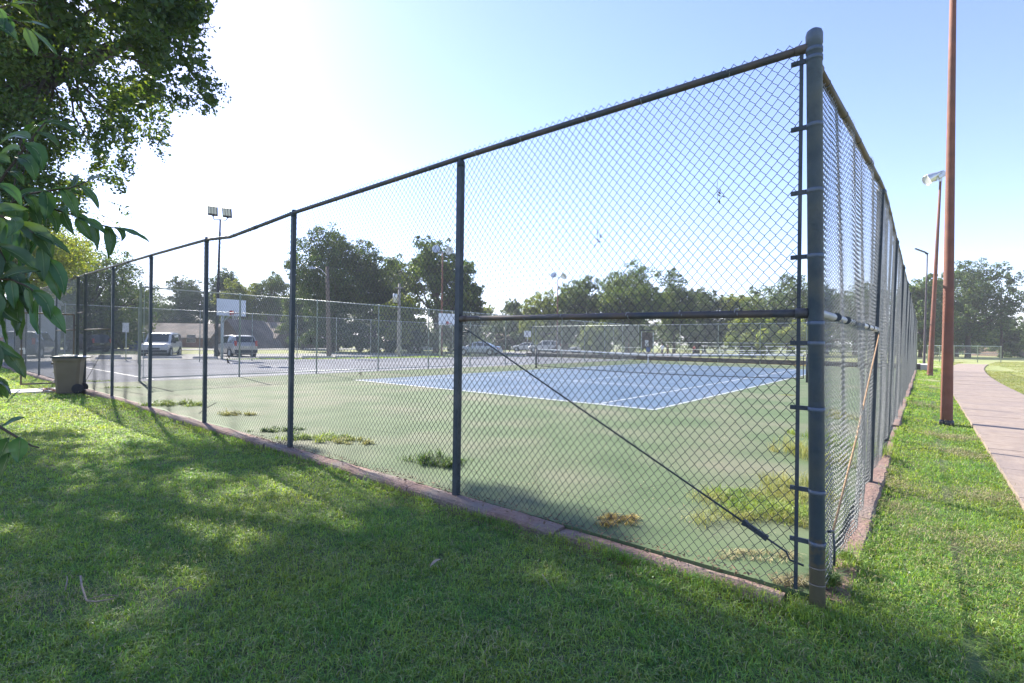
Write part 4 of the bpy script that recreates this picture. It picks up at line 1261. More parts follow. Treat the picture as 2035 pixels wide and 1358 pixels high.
# ---------- benches beyond the end fence ----------
def bench(label, px0, px1, py, Y, z):
    A, B_ = D(px0, py, Y), D(px1, py, Y)
    L_ = np.linalg.norm(B_ - A); o_ = (A + B_) / 2; o_[2] = 0
    t = thing('bleacher', label, 'bleacher', o_, R(-8), group='aluminium bleachers beyond the far end fence')
    for k in range(3):
        b = MB(); b.box((0, k * .62, z - .42 + .25 * k), (L_, .26, .05)); b.build('seat', m_alum, t)
    b = MB()
    for x in np.linspace(-L_ / 2 + .3, L_ / 2 - .3, 4):
        b.tube([(x, -.1, -.1), (x, 1.3, z + .1)], .03, 6); b.tube([(x, 1.3, -.1), (x, 1.3, z + .5)], .03, 6)
    b.build('frame', m_galv, t)
    b = MB(); b.tube([(-L_ / 2, 1.35, z + .5), (L_ / 2, 1.35, z + .5)], .03, 6); b.build('rail', m_alum, t)
bench('long aluminium bleacher beyond the far fence, left of the pale bushy tree', 1400, 1505, 696, 55, .75)
bench('aluminium bleacher beyond the far fence, close to the corner post', 1530, 1625, 698, 50, .8)

# ---------- houses, sheds, board fence ----------
m_shing = mat('brown shingle roof', (.21, .165, .135), (.29, .235, .195), 1.2, .9, bump=.4, bscale=14, c3=(.12, .105, .095), scale3=.4)
m_shing2 = mat('blue grey roof', (.15, .165, .19), (.21, .225, .25), 1.2, .9, bump=.4, bscale=14)
m_brick = mat('red brick wall', (.22, .11, .075), (.30, .16, .11), 6, .9, bump=.3, bscale=20)
m_brickb = mat('brown brick wall', (.12, .085, .065), (.17, .12, .095), 6, .9, bump=.3, bscale=20)
m_trim = mat('pale trim paint', (.5, .48, .44), rough=.7)
m_pane = mat('window glass', (.03, .04, .05), rough=.08, spec=.8)
m_wall = mat('pale grey siding', (.42, .43, .44), (.48, .49, .50), 2, .8)
m_board2 = mat('red brown boards', (.13, .06, .045), (.19, .09, .065), 5, .9, bump=.3)

def house(label, px0, px1, Y, eave, ridge, rz, roofm, wallm, depth=9, gable_front=False, chimney=False, windows=((-.25, 1.2), (.25, 1.2)), cat='house', name='house'):
    A, B_ = D(px0, 690, Y), D(px1, 690, Y)
    L_ = np.linalg.norm((B_ - A)[:2]); o_ = (A + B_) / 2; o_[2] = -.1
    he = D((px0 + px1) / 2, eave, Y)[2] + .1; hr = D((px0 + px1) / 2, ridge, Y)[2] + .1
    t = thing(name, label, cat, o_, rz)
    b = MB()
    if gable_front:
        b.prism([(-L_ / 2, 0, 0), (L_ / 2, 0, 0), (L_ / 2, 0, he), (0, 0, hr - .12), (-L_ / 2, 0, he)], (0, depth, 0))
        b.build('wall', wallm, t)
        b = MB(); ov = .5
        for s in (-1, 1):
            sl_ = (hr - he) / (L_ / 2)
            q = [(0, -ov, hr), (s * (L_ / 2 + ov), -ov, he - ov * sl_), (s * (L_ / 2 + ov), -ov, he - ov * sl_ - .16), (0, -ov, hr - .16)]
            b.prism(q, (0, depth + 2 * ov, 0))
    else:
        b.prism([(0, 0, 0), (0, depth, 0), (0, depth, he), (0, depth / 2, hr - .12), (0, 0, he)], (L_, 0, 0))
        b.v = [(x - L_ / 2, y, z) for x, y, z in b.v]
        b.build('wall', wallm, t)
        b = MB(); ov = .5; sl_ = (hr - he) / (depth / 2)
        for s in (-1, 1):
            y1 = depth / 2 + s * (depth / 2 + ov)
            q = [(-L_ / 2 - .35, depth / 2, hr), (-L_ / 2 - .35, y1, he - ov * sl_), (-L_ / 2 - .35, y1, he - ov * sl_ - .16), (-L_ / 2 - .35, depth / 2, hr - .16)]
            b.prism(q, (L_ + .7, 0, 0))
    rf = b.build('roof', roofm, t)
    if chimney:
        b = MB(); b.box((L_ * .1, depth * .6, hr + .2), (.9, .7, 1.6)); b.box((L_ * .1, depth * .6, hr + 1.03), (1.05, .85, .14)); b.build('chimney', wallm, rf)
    for fx, w_ in windows:
        b = MB(); b.box((fx * L_, -.03, 1.45), (w_ + .16, .06, 1.26)); f = b.build('window', m_trim, t)
        b = MB(); b.box((fx * L_, -.065, 1.45), (w_, .02, 1.1)); b.build('pane', m_pane, f)
    b = MB(); b.box((.02 * L_, -.03, 1.0), (.95, .06, 2.0)); b.build('door', m_trim, t)
    return t
h1 = house('long low brick house with a brown shingle roof behind the white van', 268, 415, 80, 668, 641, R(4), m_shing, m_brick)
house('steep gabled house front with a dark brown roof behind the silver SUV', 405, 500, 74, 692, 633, R(-4), m_shing, m_brickb, gable_front=True, windows=())
house('brown roofed house wing with a chimney right of the steep gable', 455, 545, 82, 669, 638, R(3), m_shing, m_brickb, chimney=True)
house('low house with a blue grey roof left of the fifth fence post', 515, 645, 88, 670, 649, R(2), m_shing2, m_brickb)
house('long dark low building behind the parked silver cars', 985, 1130, 98, 668, 656, R(0), m_shing, m_brickb, depth=8, windows=((-.35, 1.2), (.1, 1.2), (.35, 1.2)), cat='building', name='building')
house('pale tan low building beneath the lacy tree', 770, 850, 84, 678, 664, R(0), m_shing, m_wall, depth=7)
house('dark low building beyond the right edge of the far field', 1985, 2120, 92, 690, 680, R(0), m_shing2, m_brickb, depth=7)
# pale grey hall at the left
A = D(112, 690, 44)
hall = thing('building', 'pale grey flat walled hall behind the open gate leaf at the left edge', 'building', (A[0] - 5.2 * math.cos(R(40)), A[1] - 5.2 * math.sin(R(40)), -.1), R(40))
b = MB(); b.box((0, 4, 2.3), (10.4, 8, 4.6)); b.build('wall', m_wall, hall)
b = MB(); b.box((0, 4, 4.68), (10.8, 8.4, .16)); b.build('roof', m_alum, hall)
b = MB(); b.box((-2.2, -.02, 1.9), (2.6, .05, 3.2)); b.build('door', m_black, hall)
b = MB()
for x in np.arange(-4.9, 5.1, .55): b.box((x, -.012, 2.3), (.05, .025, 4.5))
b.build('wall_rib', m_wall, hall)
p = D(14, 672, 38); p[2] = -.05
t = thing('utility_cabinet', 'white utility cabinet with rounded top at the left edge in front of the grey hall', 'cabinet', p)
b = MB(); b.box((0, 0, .85), (1.0, .7, 1.7), top=(.96, .92)); b.build('body', m_white, t); b = MB(); b.box((0, -.36, .85), (.8, .02, 1.4)); b.build('door', m_trim, t)
# brown board fence
A, B_ = D(150, 695, 62), D(290, 695, 66)
bfz = thing('board_fence', 'reddish brown wooden board fence left of the brick house', 'fence', A * np.array([1, 1, 0]), math.atan2(*(B_ - A)[[1, 0]]))
L_ = float(np.linalg.norm((B_ - A)[:2])); b = MB()
for k in range(6): b.box((L_ / 2, 0, .2 + .29 * k), (L_, .03, .27))
b.build('board_panel', m_board2, bfz)
for x in np.linspace(0, L_, 5):
    o = MB().box((0, .06, .9), (.1, .1, 1.95)).build('post', m_board2, bfz); o.location.x = x
# overhead wires
b = MB()
for z0, z1 in ((8.6, 8.2), (7.6, 7.3)):
    P0, P1, P2 = D(-60, 560, 60), D(654, 0, 42), D(792, 0, 46)
    P0[2], P1[2], P2[2] = z0 - .8, z1 - .6, z1 - .2
    for a, c in ((P0, P1), (P1, P2)):
        b.tube([a + (c - a) * s - np.array([0, 0, 1.2 * s * (1 - s)]) for s in np.linspace(0, 1, 9)], .012, 4)
tag(b.build('overhead_cable', m_black), 'thin overhead cables strung between the wooden poles', 'cable')

# ---------- vehicles ----------
CARM = {'white': mat('white car paint', (.62, .62, .60), rough=.25, coat=.6), 'silver': mat('silver car paint', (.42, .41, .38), rough=.3, metal=.4, coat=.6),
        'grey': mat('blue grey car paint', (.12, .15, .20), rough=.25, metal=.3, coat=.6), 'black': mat('black car paint', (.02, .022, .026), rough=.22, coat=.7), 'pale': mat('pale blue car paint', (.40, .45, .52), rough=.3, metal=.3, coat=.6)}
m_tint = mat('tinted car glass', (.02, .025, .03), rough=.06, spec=.9)
m_trimc = mat('dark car trim', (.025, .025, .027), rough=.55)
m_tail = mat('tail lamp', (.4, .02, .02), rough=.2, coat=.5)
m_head = mat('head lamp', (.65, .67, .68), rough=.12, coat=.5)
PROF = {  # x, belt z, top z, half width belt, half width top   (front = +x)
 'van': dict(L=4.9, W=1.95, H=1.98, st=[(-2.45, .95, 1.0, .88, .86), (-2.4, 1.12, 1.88, .93, .80), (-1.2, 1.13, 1.97, .96, .82), (.2, 1.13, 1.96, .96, .82), (.75, 1.12, 1.88, .96, .80), (1.45, 1.10, 1.16, .95, .86), (2.25, .98, 1.04, .91, .80), (2.45, .72, .80, .86, .78)], wr=.37, roof=(1, 4), rear=1),
 'suv': dict(L=4.7, W=1.86, H=1.76, st=[(-2.35, .88, .93, .84, .82), (-2.25, 1.05, 1.14, .90, .84), (-2.0, 1.06, 1.68, .92, .74), (-1.0, 1.05, 1.76, .93, .76), (.25, 1.03, 1.73, .93, .76), (1.0, 1.02, 1.10, .92, .82), (1.95, .94, 1.0, .88, .78), (2.33, .70, .78, .82, .74)], wr=.37, roof=(2, 4), rear=1),
 'sedan': dict(L=4.75, W=1.80, H=1.45, st=[(-2.37, .78, .83, .80, .76), (-2.2, .92, .97, .86, .80), (-1.55, .96, 1.02, .89, .80), (-.75, .95, 1.40, .90, .66), (.0, .93, 1.45, .90, .68), (.45, .92, 1.38, .90, .66), (1.2, .90, .97, .89, .80), (2.1, .78, .84, .85, .76), (2.37, .58, .66, .80, .72)], wr=.33, roof=(3, 5), rear=2),
}
def car(label, kind, paint, pos, rz, group='parked cars'):
    P_ = PROF[kind]
    t = thing('parked_car', label, 'car', pos, rz, group)
    zb = .30
    st = P_['st']
    V, Fc = [], []
    for x, zbelt, zt, wb, wt in st:
        zm = zb + (zbelt - zb) * .55
        V += [(x * .985, -wb * .93, zb), (x, -wb * 1.02, zm), (x, -wb, zbelt), (x, -wt, zt - .03), (x, -wt * .85, zt), (x, wt * .85, zt), (x, wt, zt - .03), (x, wb, zbelt), (x, wb * 1.02, zm), (x * .985, wb * .93, zb)]
    n = 10
    b = MB()
    for i in range(len(st) - 1):
        for k in range(n): Fc.append((i * n + k, i * n + (k + 1) % n, (i + 1) * n + (k + 1) % n, (i + 1) * n + k))
    Fc += [tuple(range(n)), tuple(reversed(range((len(st) - 1) * n, len(st) * n)))]
    b.add(V, Fc, False)
    body = b.build('body', CARM[paint], t)
    bv = body.modifiers.new('bevel', 'BEVEL'); bv.width = .035; bv.segments = 2; bv.limit_method = 'ANGLE'; bv.angle_limit = R(22)
    def sidept(i, f, s, off=.012):
        x, zbelt, zt, wb, wt = st[i]
        return np.array([x, s * (wb + (wt - wb) * f + off), zbelt + (zt - .03 - zbelt) * f])
    r0, r1 = P_['roof']
    for s in (-1, 1):
        for i in range(r0 - (0 if kind == 'van' else 1), r1 + 1):
            if i + 1 >= len(st): continue
            a, c = sidept(i, .12, s), sidept(i, .86, s); d, e_ = sidept(i + 1, .12, s), sidept(i + 1, .86, s)
            if i < r0: c = sidept(i, .5, s); a = sidept(i, .2, s)
            if i == r1: e_ = sidept(i + 1, .35, s); d = sidept(i + 1, .1, s)
            m_ = .07
            q = [a + (d - a) * m_, d - (d - a) * m_, e_ - (e_ - c) * m_, c + (c * 0 + e_ - c) * m_]
            MB().prism(q, (0, -s * .008, 0)).build('side_window', m_tint, t)
    def cross(i0, i1, f0, f1, name, wsc=.84):
        (x0, b0, t0, wb0, w0), (x1, b1, t1, wb1, w1) = st[i0], st[i1]
        q = []
        for f, s in ((f0, -1), (f1, -1), (f1, 1), (f0, 1)):
            q.append(Vector((x0 + (x1 - x0) * f, s * (w0 + (w1 - w0) * f) * wsc, t0 + (t1 - t0) * f)))
        nrm = (q[1] - q[0]).cross(q[3] - q[0]).normalized()
        if nrm.z < 0: nrm = -nrm
        MB().prism([p + nrm * .012 for p in q], -nrm * .01).build(name, m_tint, t)
    cross(r1, r1 + 1, .08, .93, 'windshield')
    if kind == 'van':
        MB().prism([(-2.44, -.74, 1.2), (-2.44, .74, 1.2), (-2.425, .70, 1.75), (-2.425, -.70, 1.75)], (-.012, 0, 0)).build('rear_window', m_tint, t)
    else:
        cross(P_['rear'], r0, .1, .88, 'rear_window')
    hw, L_ = P_['W'] / 2, P_['L'] / 2
    for sx in (-1, 1):
        for s in (-1, 1):
            wl = bpy.data.objects.new('wheel', None); COL.objects.link(wl); wl.parent = t; wl.location = (sx * L_ * .62, s * (hw - .1), P_['wr'])
            r_ = P_['wr']; M_ = Matrix.Rotation(-s * PI / 2, 4, 'X')
            MB().lathe([(r_ * .6, .10), (r_ * .95, .115), (r_, .08), (r_, -.1), (r_ * .6, -.1)], 20, M_).build('tyre', m_rub, wl)
            MB().lathe([(0, .07), (r_ * .2, .095), (r_ * .5, .07), (r_ * .62, .105), (r_ * .62, -.1)], 20, M_).build('rim', m_alum, wl)
            MB().lathe([(r_ * 1.05, .075), (r_ * 1.2, .078), (r_ * 1.2, .02), (r_ * 1.05, .02)], 20, Matrix.Translation((sx * L_ * .62, s * (hw - .06), r_ + .02)) @ M_).build('wheel_arch', m_trimc, t)
    fz = st[-1][1]
    for s in (-1, 1):
        MB().box((L_ - .06, s * hw * .68, fz + .02), (.10, .38, .16)).build('headlight', m_head, t)
        rz_ = 1.15 if kind != 'sedan' else .82
        MB().box((-L_ + .05, s * hw * .82, rz_ - .05), (.10, .16, .42 if kind != 'sedan' else .18)).build('taillight', m_tail, t)
        b = MB(); b.box((.95 if kind != 'sedan' else .75, s * (hw + .1), st[4][1] + .06), (.12, .2, .15)); b.build('mirror', m_trimc, t)
    MB().box((L_ - .03, 0, fz - .05), (.06, .8, .16)).build('grille', m_trimc, t)
    MB().box((L_ - .02, 0, .46), (.16, hw * 1.8, .2), top=(.8, .98)).build('bumper', m_trimc if kind != 'sedan' else CARM[paint], t)
    MB().box((-L_ + .02, 0, .48), (.16, hw * 1.8, .24), top=(.8, .98)).build('bumper', m_trimc if kind != 'sedan' else CARM[paint], t)
    MB().box((-L_ - .01, 0, .80), (.03, .32, .15)).build('licence_plate', m_stk, t)
    MB().box((0, 0, .26), (L_ * 1.7, hw * 1.7, .12)).build('underbody', m_trimc, t)
    return t
def cpos(px, py, Y, z=-.02):
    p = D(px, py, Y); p[2] = z; return p
car('white topped van facing the courts, parked in front of the brick house', 'van', 'white', cpos(322, 700, 41.5, -.12), R(-68))
car('silver SUV with red tail lamps parked beyond the left basketball hoop', 'suv', 'silver', cpos(467, 700, 41, -.06), R(138))
car('blue grey SUV parked behind the open gate leaf at the left', 'suv', 'grey', cpos(62, 700, 34, -.02), R(118))
car('black car half hidden behind the gate post', 'suv', 'black', cpos(172, 692, 50, -.05), R(160))
car('pale blue sedan parked beyond the second hoop', 'sedan', 'pale', cpos(952, 700, 54, -.02), R(165))
car('silver car with a white roof, parked left of the near net post', 'suv', 'white', cpos(1082, 697, 72, -.02), R(170))
car('white car parked right of the near net post', 'sedan', 'white', cpos(1165, 697, 70, -.02), R(155))
car('small white car left of the silver one with the white roof', 'sedan', 'white', cpos(1046, 695, 80, -.02), R(172))
# ---------- people far beyond the end fence ----------
m_skin = mat('skin', (.35, .20, .14), rough=.6); m_hair = mat('dark hair', (.02, .015, .012), rough=.7)
def person(label, pos, rz, h, shirt, shorts, stride=.16, bend=0.0):
    t = thing('person', label, 'person', pos, rz, group='people beyond the far end fence')
    s = h / 1.75
    V, E_, Rr_ = [], [], []
    def chain_(pts, parent=None):
        prev = parent
        for p, r in pts:
            V.append(tuple(c * s for c in p)); Rr_.append(r * s)
            if prev is not None: E_.append((prev, len(V) - 1))
            prev = len(V) - 1
        return prev
    bx = bend
    pel = chain_([((0, 0, .95), .14)])
    ch = chain_([((bx * .3, 0, 1.15), .135), ((bx * .7, 0, 1.38), .15), ((bx, 0, 1.48), .065), ((bx * 1.1 + .02, 0, 1.57), .085), ((bx * 1.15 + .02, 0, 1.66), .09), ((bx * 1.15, 0, 1.72), .05)], pel)
    chest = 2
    for sd in (-1, 1):
        st = stride * sd
        chain_([((0, .09 * sd, .90), .10), ((st * .55 + .03, .10 * sd, .50), .065), ((st * 1.0 - .04, .10 * sd, .09), .045), ((st * 1.0 + .10, .11 * sd, .03), .035)], pel)
        w = chain_([((bx * .7, .17 * sd, 1.42), .06), ((bx * .7 - st * .6, .23 * sd, 1.13), .045), ((bx * .7 - st * .6 + .14, .24 * sd, .92), .034), ((bx * .7 - st * .6 + .2, .24 * sd, .85), .035)], chest)
        for k in range(5):
            f = (k - 2) * .018
            chain_([((bx * .7 - st * .6 + .225 + (0 if k else -.03), .24 * sd + f, .80 + .01 * (k == 0)), .010), ((bx * .7 - st * .6 + .24 + (0 if k else -.02), .24 * sd + f, .765 + .008 * abs(k - 2)), .009)], w)
    me = bpy.data.meshes.new('body'); me.from_pydata(V, E_, [])
    o = bpy.data.objects.new('body', me); COL.objects.link(o); o.parent = t
    me.materials.append(m_skin)
    sk = o.modifiers.new('skin', 'SKIN')
    for i, r in enumerate(Rr_): me.skin_vertices[0].data[i].radius = (r, r)
    me.skin_vertices[0].data[0].use_root = True
    sb = o.modifiers.new('sub', 'SUBSURF'); sb.levels = sb.render_levels = 1
    S = lambda p: tuple(c * s for c in p)
    b = MB(); b.tube([S((0, 0, .88)), S((bx * .3, 0, 1.12)), S((bx * .6, 0, 1.32)), S((bx * .75, 0, 1.45))], [.17 * s, .165 * s, .185 * s, .10 * s], 14)
    for sd in (-1, 1): b.tube([S((bx * .7, .14 * sd, 1.42)), S((bx * .7 - stride * sd * .35, .22 * sd, 1.22))], [.085 * s, .07 * s], 10)
    b.build('shirt', shirt, t)
    b = MB()
    b.tube([S((0, 0, .98)), S((0, 0, .84))], [.165 * s, .175 * s], 12)
    for sd in (-1, 1): b.tube([S((0, .08 * sd, .88)), S((stride * sd * .5, .10 * sd, .52))], [.12 * s, .10 * s], 12)
    b.build('shorts', shorts, t)
    b = MB(); b.lathe([(0, .115 * s), (.06 * s, .105 * s), (.10 * s, .05 * s), (.103 * s, -.02 * s), (.09 * s, -.04 * s)], 12, Matrix.Translation(S((bx * 1.15, 0, 1.66)))); b.build('hair', m_hair, t)
    b = MB()
    for sd in (-1, 1): b.lathe([(0, .012 * s), (.01 * s, .006 * s), (0, 0)], 8, Matrix.Translation(S((bx * 1.15 + .10, .035 * sd, 1.63))))
    b.tube([S((bx * 1.15 + .09, 0, 1.63)), S((bx * 1.15 + .125, 0, 1.60))], [.012 * s, .016 * s], 6)
    b.build('face', m_skin, t)
m_shw = mat('white shirt', (.62, .66, .72), rough=.8); m_shk = mat('dark shirt', (.035, .03, .03), rough=.8); m_shr = mat('red shirt', (.42, .06, .05), rough=.8); m_blu = mat('dark blue shorts', (.05, .06, .10), rough=.8)
def ppos(px, Y): 
    p = D(px, 700, Y); p[2] = -.12; return p
person('person in a white shirt and dark shorts walking beyond the far fence', ppos(1316, 60), R(200), 1.66, m_shw, m_blu)
person('person in dark clothes beside the white shirted one', ppos(1327, 60), R(190), 1.5, m_shk, m_shk, .1)
person('person in a red shirt leaning forward on the field beyond the far fence', ppos(1378, 62), R(10), 1.5, m_shr, m_blu, .22, .12)

# ---------- debris caught in the fence mesh, leaves and twigs on the lawn ----------
m_dry = mat('dead brown leaf', (.035, .025, .02), (.06, .042, .03), 30, .9)
m_tanl = mat('tan dry leaf', (.36, .28, .2), (.42, .34, .25), 40, .8)
m_twig = mat('dry twig', (.20, .16, .12), (.28, .23, .18), 20, .9)
def on_fence(px, py, y=0.0):
    # point of the near fence plane (v = 0)
    d = sight(px, py); o = np.array([0, 0, EYE]); n = np.array([SN, CS, 0]); c = np.array([CX0, CY0, 0])
    return o + d * ((c - o).dot(n) / d.dot(n))
gl = np.random.default_rng(5)
def fence_leaf(label, px, py, sz=.05, n=5):
    p = on_fence(px, py)
    t = thing('dead_leaf_cluster', label, 'dead leaves', p, ANG_U, group='dead leaves caught in the near fence mesh')
    b = MB()
    for k in range(n):
        c = Vector((gl.normal() * sz * .45, gl.normal() * .006, -sz * .5 * k + sz))
        d = Vector((gl.normal(), gl.normal() * .3, -.7)).normalized(); L_ = sz * gl.uniform(.6, 1.1)
        s_ = d.orthogonal().normalized() * L_ * .22
        m_ = c + d * L_ * .5 + Vector((0, .006, 0))
        b.add([c, m_ + s_, c + d * L_, m_ - s_, m_ + Vector((0, .008, 0))], [(0, 1, 4), (1, 2, 4), (2, 3, 4), (3, 0, 4)])
    b.build('leaf', m_dry, t)
    b = MB(); b.tube([(0, 0, sz * 2.4), (sz * .1, .003, sz), (0, 0, -sz)], .0012, 4); b.build('stem', m_dry, t)
fence_leaf('dead leaf cluster caught highest in the first mesh bay', 1426, 386, .034, 5)
fence_leaf('y shaped dead leaf cluster hanging left of it in the first mesh bay', 1188, 470, .034, 6)
fence_leaf('small dead leaf stuck low in the third mesh bay', 719, 747, .04, 2)
fence_leaf('dead leaves caught in the fourth bay at head height', 427, 652, .06, 3)
fence_leaf('dead leaves caught beside the left hoop post low in the fourth bay', 452, 716, .07, 3)
fence_leaf('dead leaf clump low in the third bay right of the fence post', 617, 680, .06, 3)
def stick(label, pix, r, z=None):
    P = [G(a, b_, GZ + .045) for a, b_ in pix]
    o_ = P[0]
    t = thing('twig', label, 'twig', o_, 0, group='dry twigs on the lawn')
    b = MB(); b.tube([Vector(p - o_) + Vector((0, 0, .012 * math.sin(i * 2.1))) for i, p in enumerate(P)], [r * (1 - .5 * i / len(P)) for i in range(len(P))], 6); b.build('stem', m_twig, t)
stick('bent forked twig lying near the bare patch of lawn', [(160, 1145), (163, 1170), (172, 1190), (190, 1196), (225, 1194)], .006)
stick('short twig standing out of the grass left of the forked twig', [(130, 1172), (134, 1156), (133, 1142)], .004)
stick('thin straight twig right of the forked twig', [(175, 1192), (205, 1186), (235, 1180)], .003)
stick('slender twig at the bottom left lawn', [(335, 1178), (355, 1172), (372, 1168)], .004)
stick('pale thin straw stem in front of the first fence bay', [(1078, 1142), (1084, 1155), (1096, 1165)], .0025)
p = G(866, 1121, GZ + .05)
t = thing('dry_leaf', 'single tan dry leaf lying in the middle of the shaded lawn', 'leaf', p, R(62))
b = MB(); vs, fs = [], []
for i in range(7):
    f = i / 6; w_ = .013 * math.sin(PI * (f * .94 + .03)) ** .7
    for q in (-1, 0, 1): vs.append((f * .11 - .055, q * w_, .014 * math.sin(3 * f) + .008 * abs(q)))
for i in range(6): fs += [(i * 3, i * 3 + 1, i * 3 + 4, i * 3 + 3), (i * 3 + 1, i * 3 + 2, i * 3 + 5, i * 3 + 4)]
b.add(vs, fs, True); b.build('blade', m_tanl, t)

# ---------- grass ----------
m_grass = mat('grass blades', (.13, .285, .075), (.235, .395, .105), 2.2, .5, trans=.5, island=.38, c3=(.27, .37, .085), scale3=.8, tcol=(1.75, 1.55, .33), spec=.35)
m_straw = mat('dry grass', (.30, .27, .13), (.42, .38, .21), 3, .8, trans=.2, island=.3, tcol=(1, .9, .6))
m_weed = mat('weed blades', (.15, .26, .045), (.24, .34, .07), 2, .5, trans=.35, island=.35, tcol=(1.6, 1.4, .4))
m_weedd = mat('dark weed blades', (.075, .15, .04), (.12, .20, .055), 2, .5, trans=.3, island=.35)
m_weedy = mat('yellow weed blades', (.27, .31, .075), (.39, .39, .13), 3, .6, trans=.3, island=.35, tcol=(1.1, 1, .5))
m_weedo = mat('orange weed', (.36, .25, .05), (.44, .36, .08), 9, .6, trans=.2, island=.35, tcol=(1.1, 1, .5))

def blades(P, L, wd, lean, g, z0=None):
    """P (n,3) roots, L lengths, wd widths, lean 0..1"""
    n = len(P)
    a = g.uniform(0, 2 * PI, n)
    d = np.stack([np.cos(a), np.sin(a), np.zeros(n)], 1)
    s = np.stack([-np.sin(a), np.cos(a), np.zeros(n)], 1)
    tw = g.normal(size=(n, 1)) * .5
    s = s * np.cos(tw) + d * np.sin(tw)
    up = np.array([0, 0, 1.0])
    l = lean[:, None]; L = L[:, None]; w = wd[:, None] * .5
    m1 = P + (up * (1 - .25 * l) + d * l * .55) * L * .5
    tip = P + (up * (1 - .75 * l) + d * l * 1.15) * L
    V = np.stack([P - s * w * .8, P + s * w * .8, m1 + s * w, m1 - s * w, tip], 1).reshape(-1, 3)
    k = np.arange(n)[:, None] * 5
    Fc = np.concatenate([k + [0, 1, 2], k + [0, 2, 3], k + [3, 2, 4]], 0)
    return V, Fc

def hgt(P):
    x, y = P[:, 0], P[:, 1]
    h = .018 * np.sin(x * 1.3 + 1.1 * np.sin(y * .9)) + .014 * np.sin(y * 1.9 + .7 * x)
    u = -CS * (x - CX0) + SN * (y - CY0)
    h = np.where((u < -.6) & (u > -5.2), -.035 + h * .3, h)
    return GZ + h

def lawn_pts(g, n_mult=1.0):
    out = []
    edges = np.concatenate([np.arange(.4, 6, .4), np.arange(6, 16, 1.0), np.arange(16, 30, 2.0), np.arange(30, 58, 4.0)])
    for y0, y1 in zip(edges[:-1], edges[1:]):
        ym = (y0 + y1) / 2
        dens = GRASS_D * (3.0 / max(ym, 3.0)) ** 1.65 * n_mult
        w_ = np.where(ym < 12, 1.5 * ym + 1.4, 1.3 * ym + 1.0)
        n = int(dens * 2 * float(w_) * (y1 - y0))
        out.append(np.stack([g.uniform(-w_, w_, n), g.uniform(y0, y1, n)], 1))
    Q = np.concatenate(out)
    u = -CS * (Q[:, 0] - CX0) + SN * (Q[:, 1] - CY0); v = SN * (Q[:, 0] - CX0) + CS * (Q[:, 1] - CY0)
    wob = .03 * np.sin(u * 9 + 2 * np.sin(v * 4)) + .02 * np.sin(u * 23) + .03 * np.sin(v * 8 + 1.3 * np.sin(v * 3.1)) + .02 * np.sin(v * 21)
    pl = -1.16 - .0012 * np.clip(v - 20, 0, None) ** 2; pr = -2.86 - .0014 * np.clip(v - 20, 0, None) ** 2
    left = (v < -.125 + wob * .9) & (u > -.15)
    # the front kerb corner is half overgrown
    right = (u < -.12 + wob * .8) & (u > pl - wob * .5)
    corner = (u < .13) & (v < .11) & (u > -.3)
    beyond = u < pr + wob
    ok = ((left | right | corner | (v < -.16)) & (u > pl - wob * .5)) | beyond
    walk = (u > 16.88) & (u < 17.97) & (v < .1)
    strip = (u > 33.5) & (u < 38.2) & (v > -2) & (v < 30) & (u > 36.9 - .2 * np.clip(v - 8, 0, 18) + .4)
    ok = (ok & ~walk & ~((u > 38) & (v > -14))) | strip
    bare = (np.hypot((Q[:, 0] + 2.25) / .55, (Q[:, 1] - 2.78) / .26) + .35 * np.sin(Q[:, 0] * 11) * np.sin(Q[:, 1] * 17 + Q[:, 0] * 5) < 1) & (g.random(len(Q)) < .5)
    Q = Q[ok & ~bare]
    return np.concatenate([Q, np.zeros((len(Q), 1))], 1)
g = np.random.default_rng(21)
Pn = lawn_pts(g)
Pn[:, 2] = hgt(Pn)
# clumps: neighbouring blades share length
cl = .5 + .5 * np.sin(Pn[:, 0] * 13 + 3 * np.sin(Pn[:, 1] * 7)) * np.sin(Pn[:, 1] * 15 + 2 * np.sin(Pn[:, 0] * 9))
dist = Pn[:, 1]
Ln = (.024 + .030 * cl + .016 * np.clip(np.sin(Pn[:, 0] * 2.3 + 2 * np.sin(Pn[:, 1] * 1.7)) * np.sin(Pn[:, 1] * 2.9), 0, 1)) * g.uniform(.6, 1.35, len(Pn)) * np.clip(1 + (dist - 6) * .012, 1, 1.3)
Wn = np.maximum(.0042, .0010 * dist) * g.uniform(.7, 1.3, len(Pn))
ln_ = np.clip(g.beta(2.6, 1.2, len(Pn)) * 1.05, .1, 1)
un = -CS * (Pn[:, 0] - CX0) + SN * (Pn[:, 1] - CY0)
fld = un < -2.5
gr = np_obj('grass', *blades(Pn[~fld], Ln[~fld], Wn[~fld], ln_[~fld], g), m_grass)
tag(gr, kind='stuff')
m_hay = mat('mown field blades', (.25, .28, .09), (.36, .37, .15), 1.5, .6, trans=.4, island=.3, c3=(.17, .26, .06), scale3=.5, tcol=(1.4, 1.3, .4))
gr = np_obj('field_grass', *blades(Pn[fld], Ln[fld] * .8, Wn[fld], ln_[fld], g), m_hay)
tag(gr, kind='stuff')
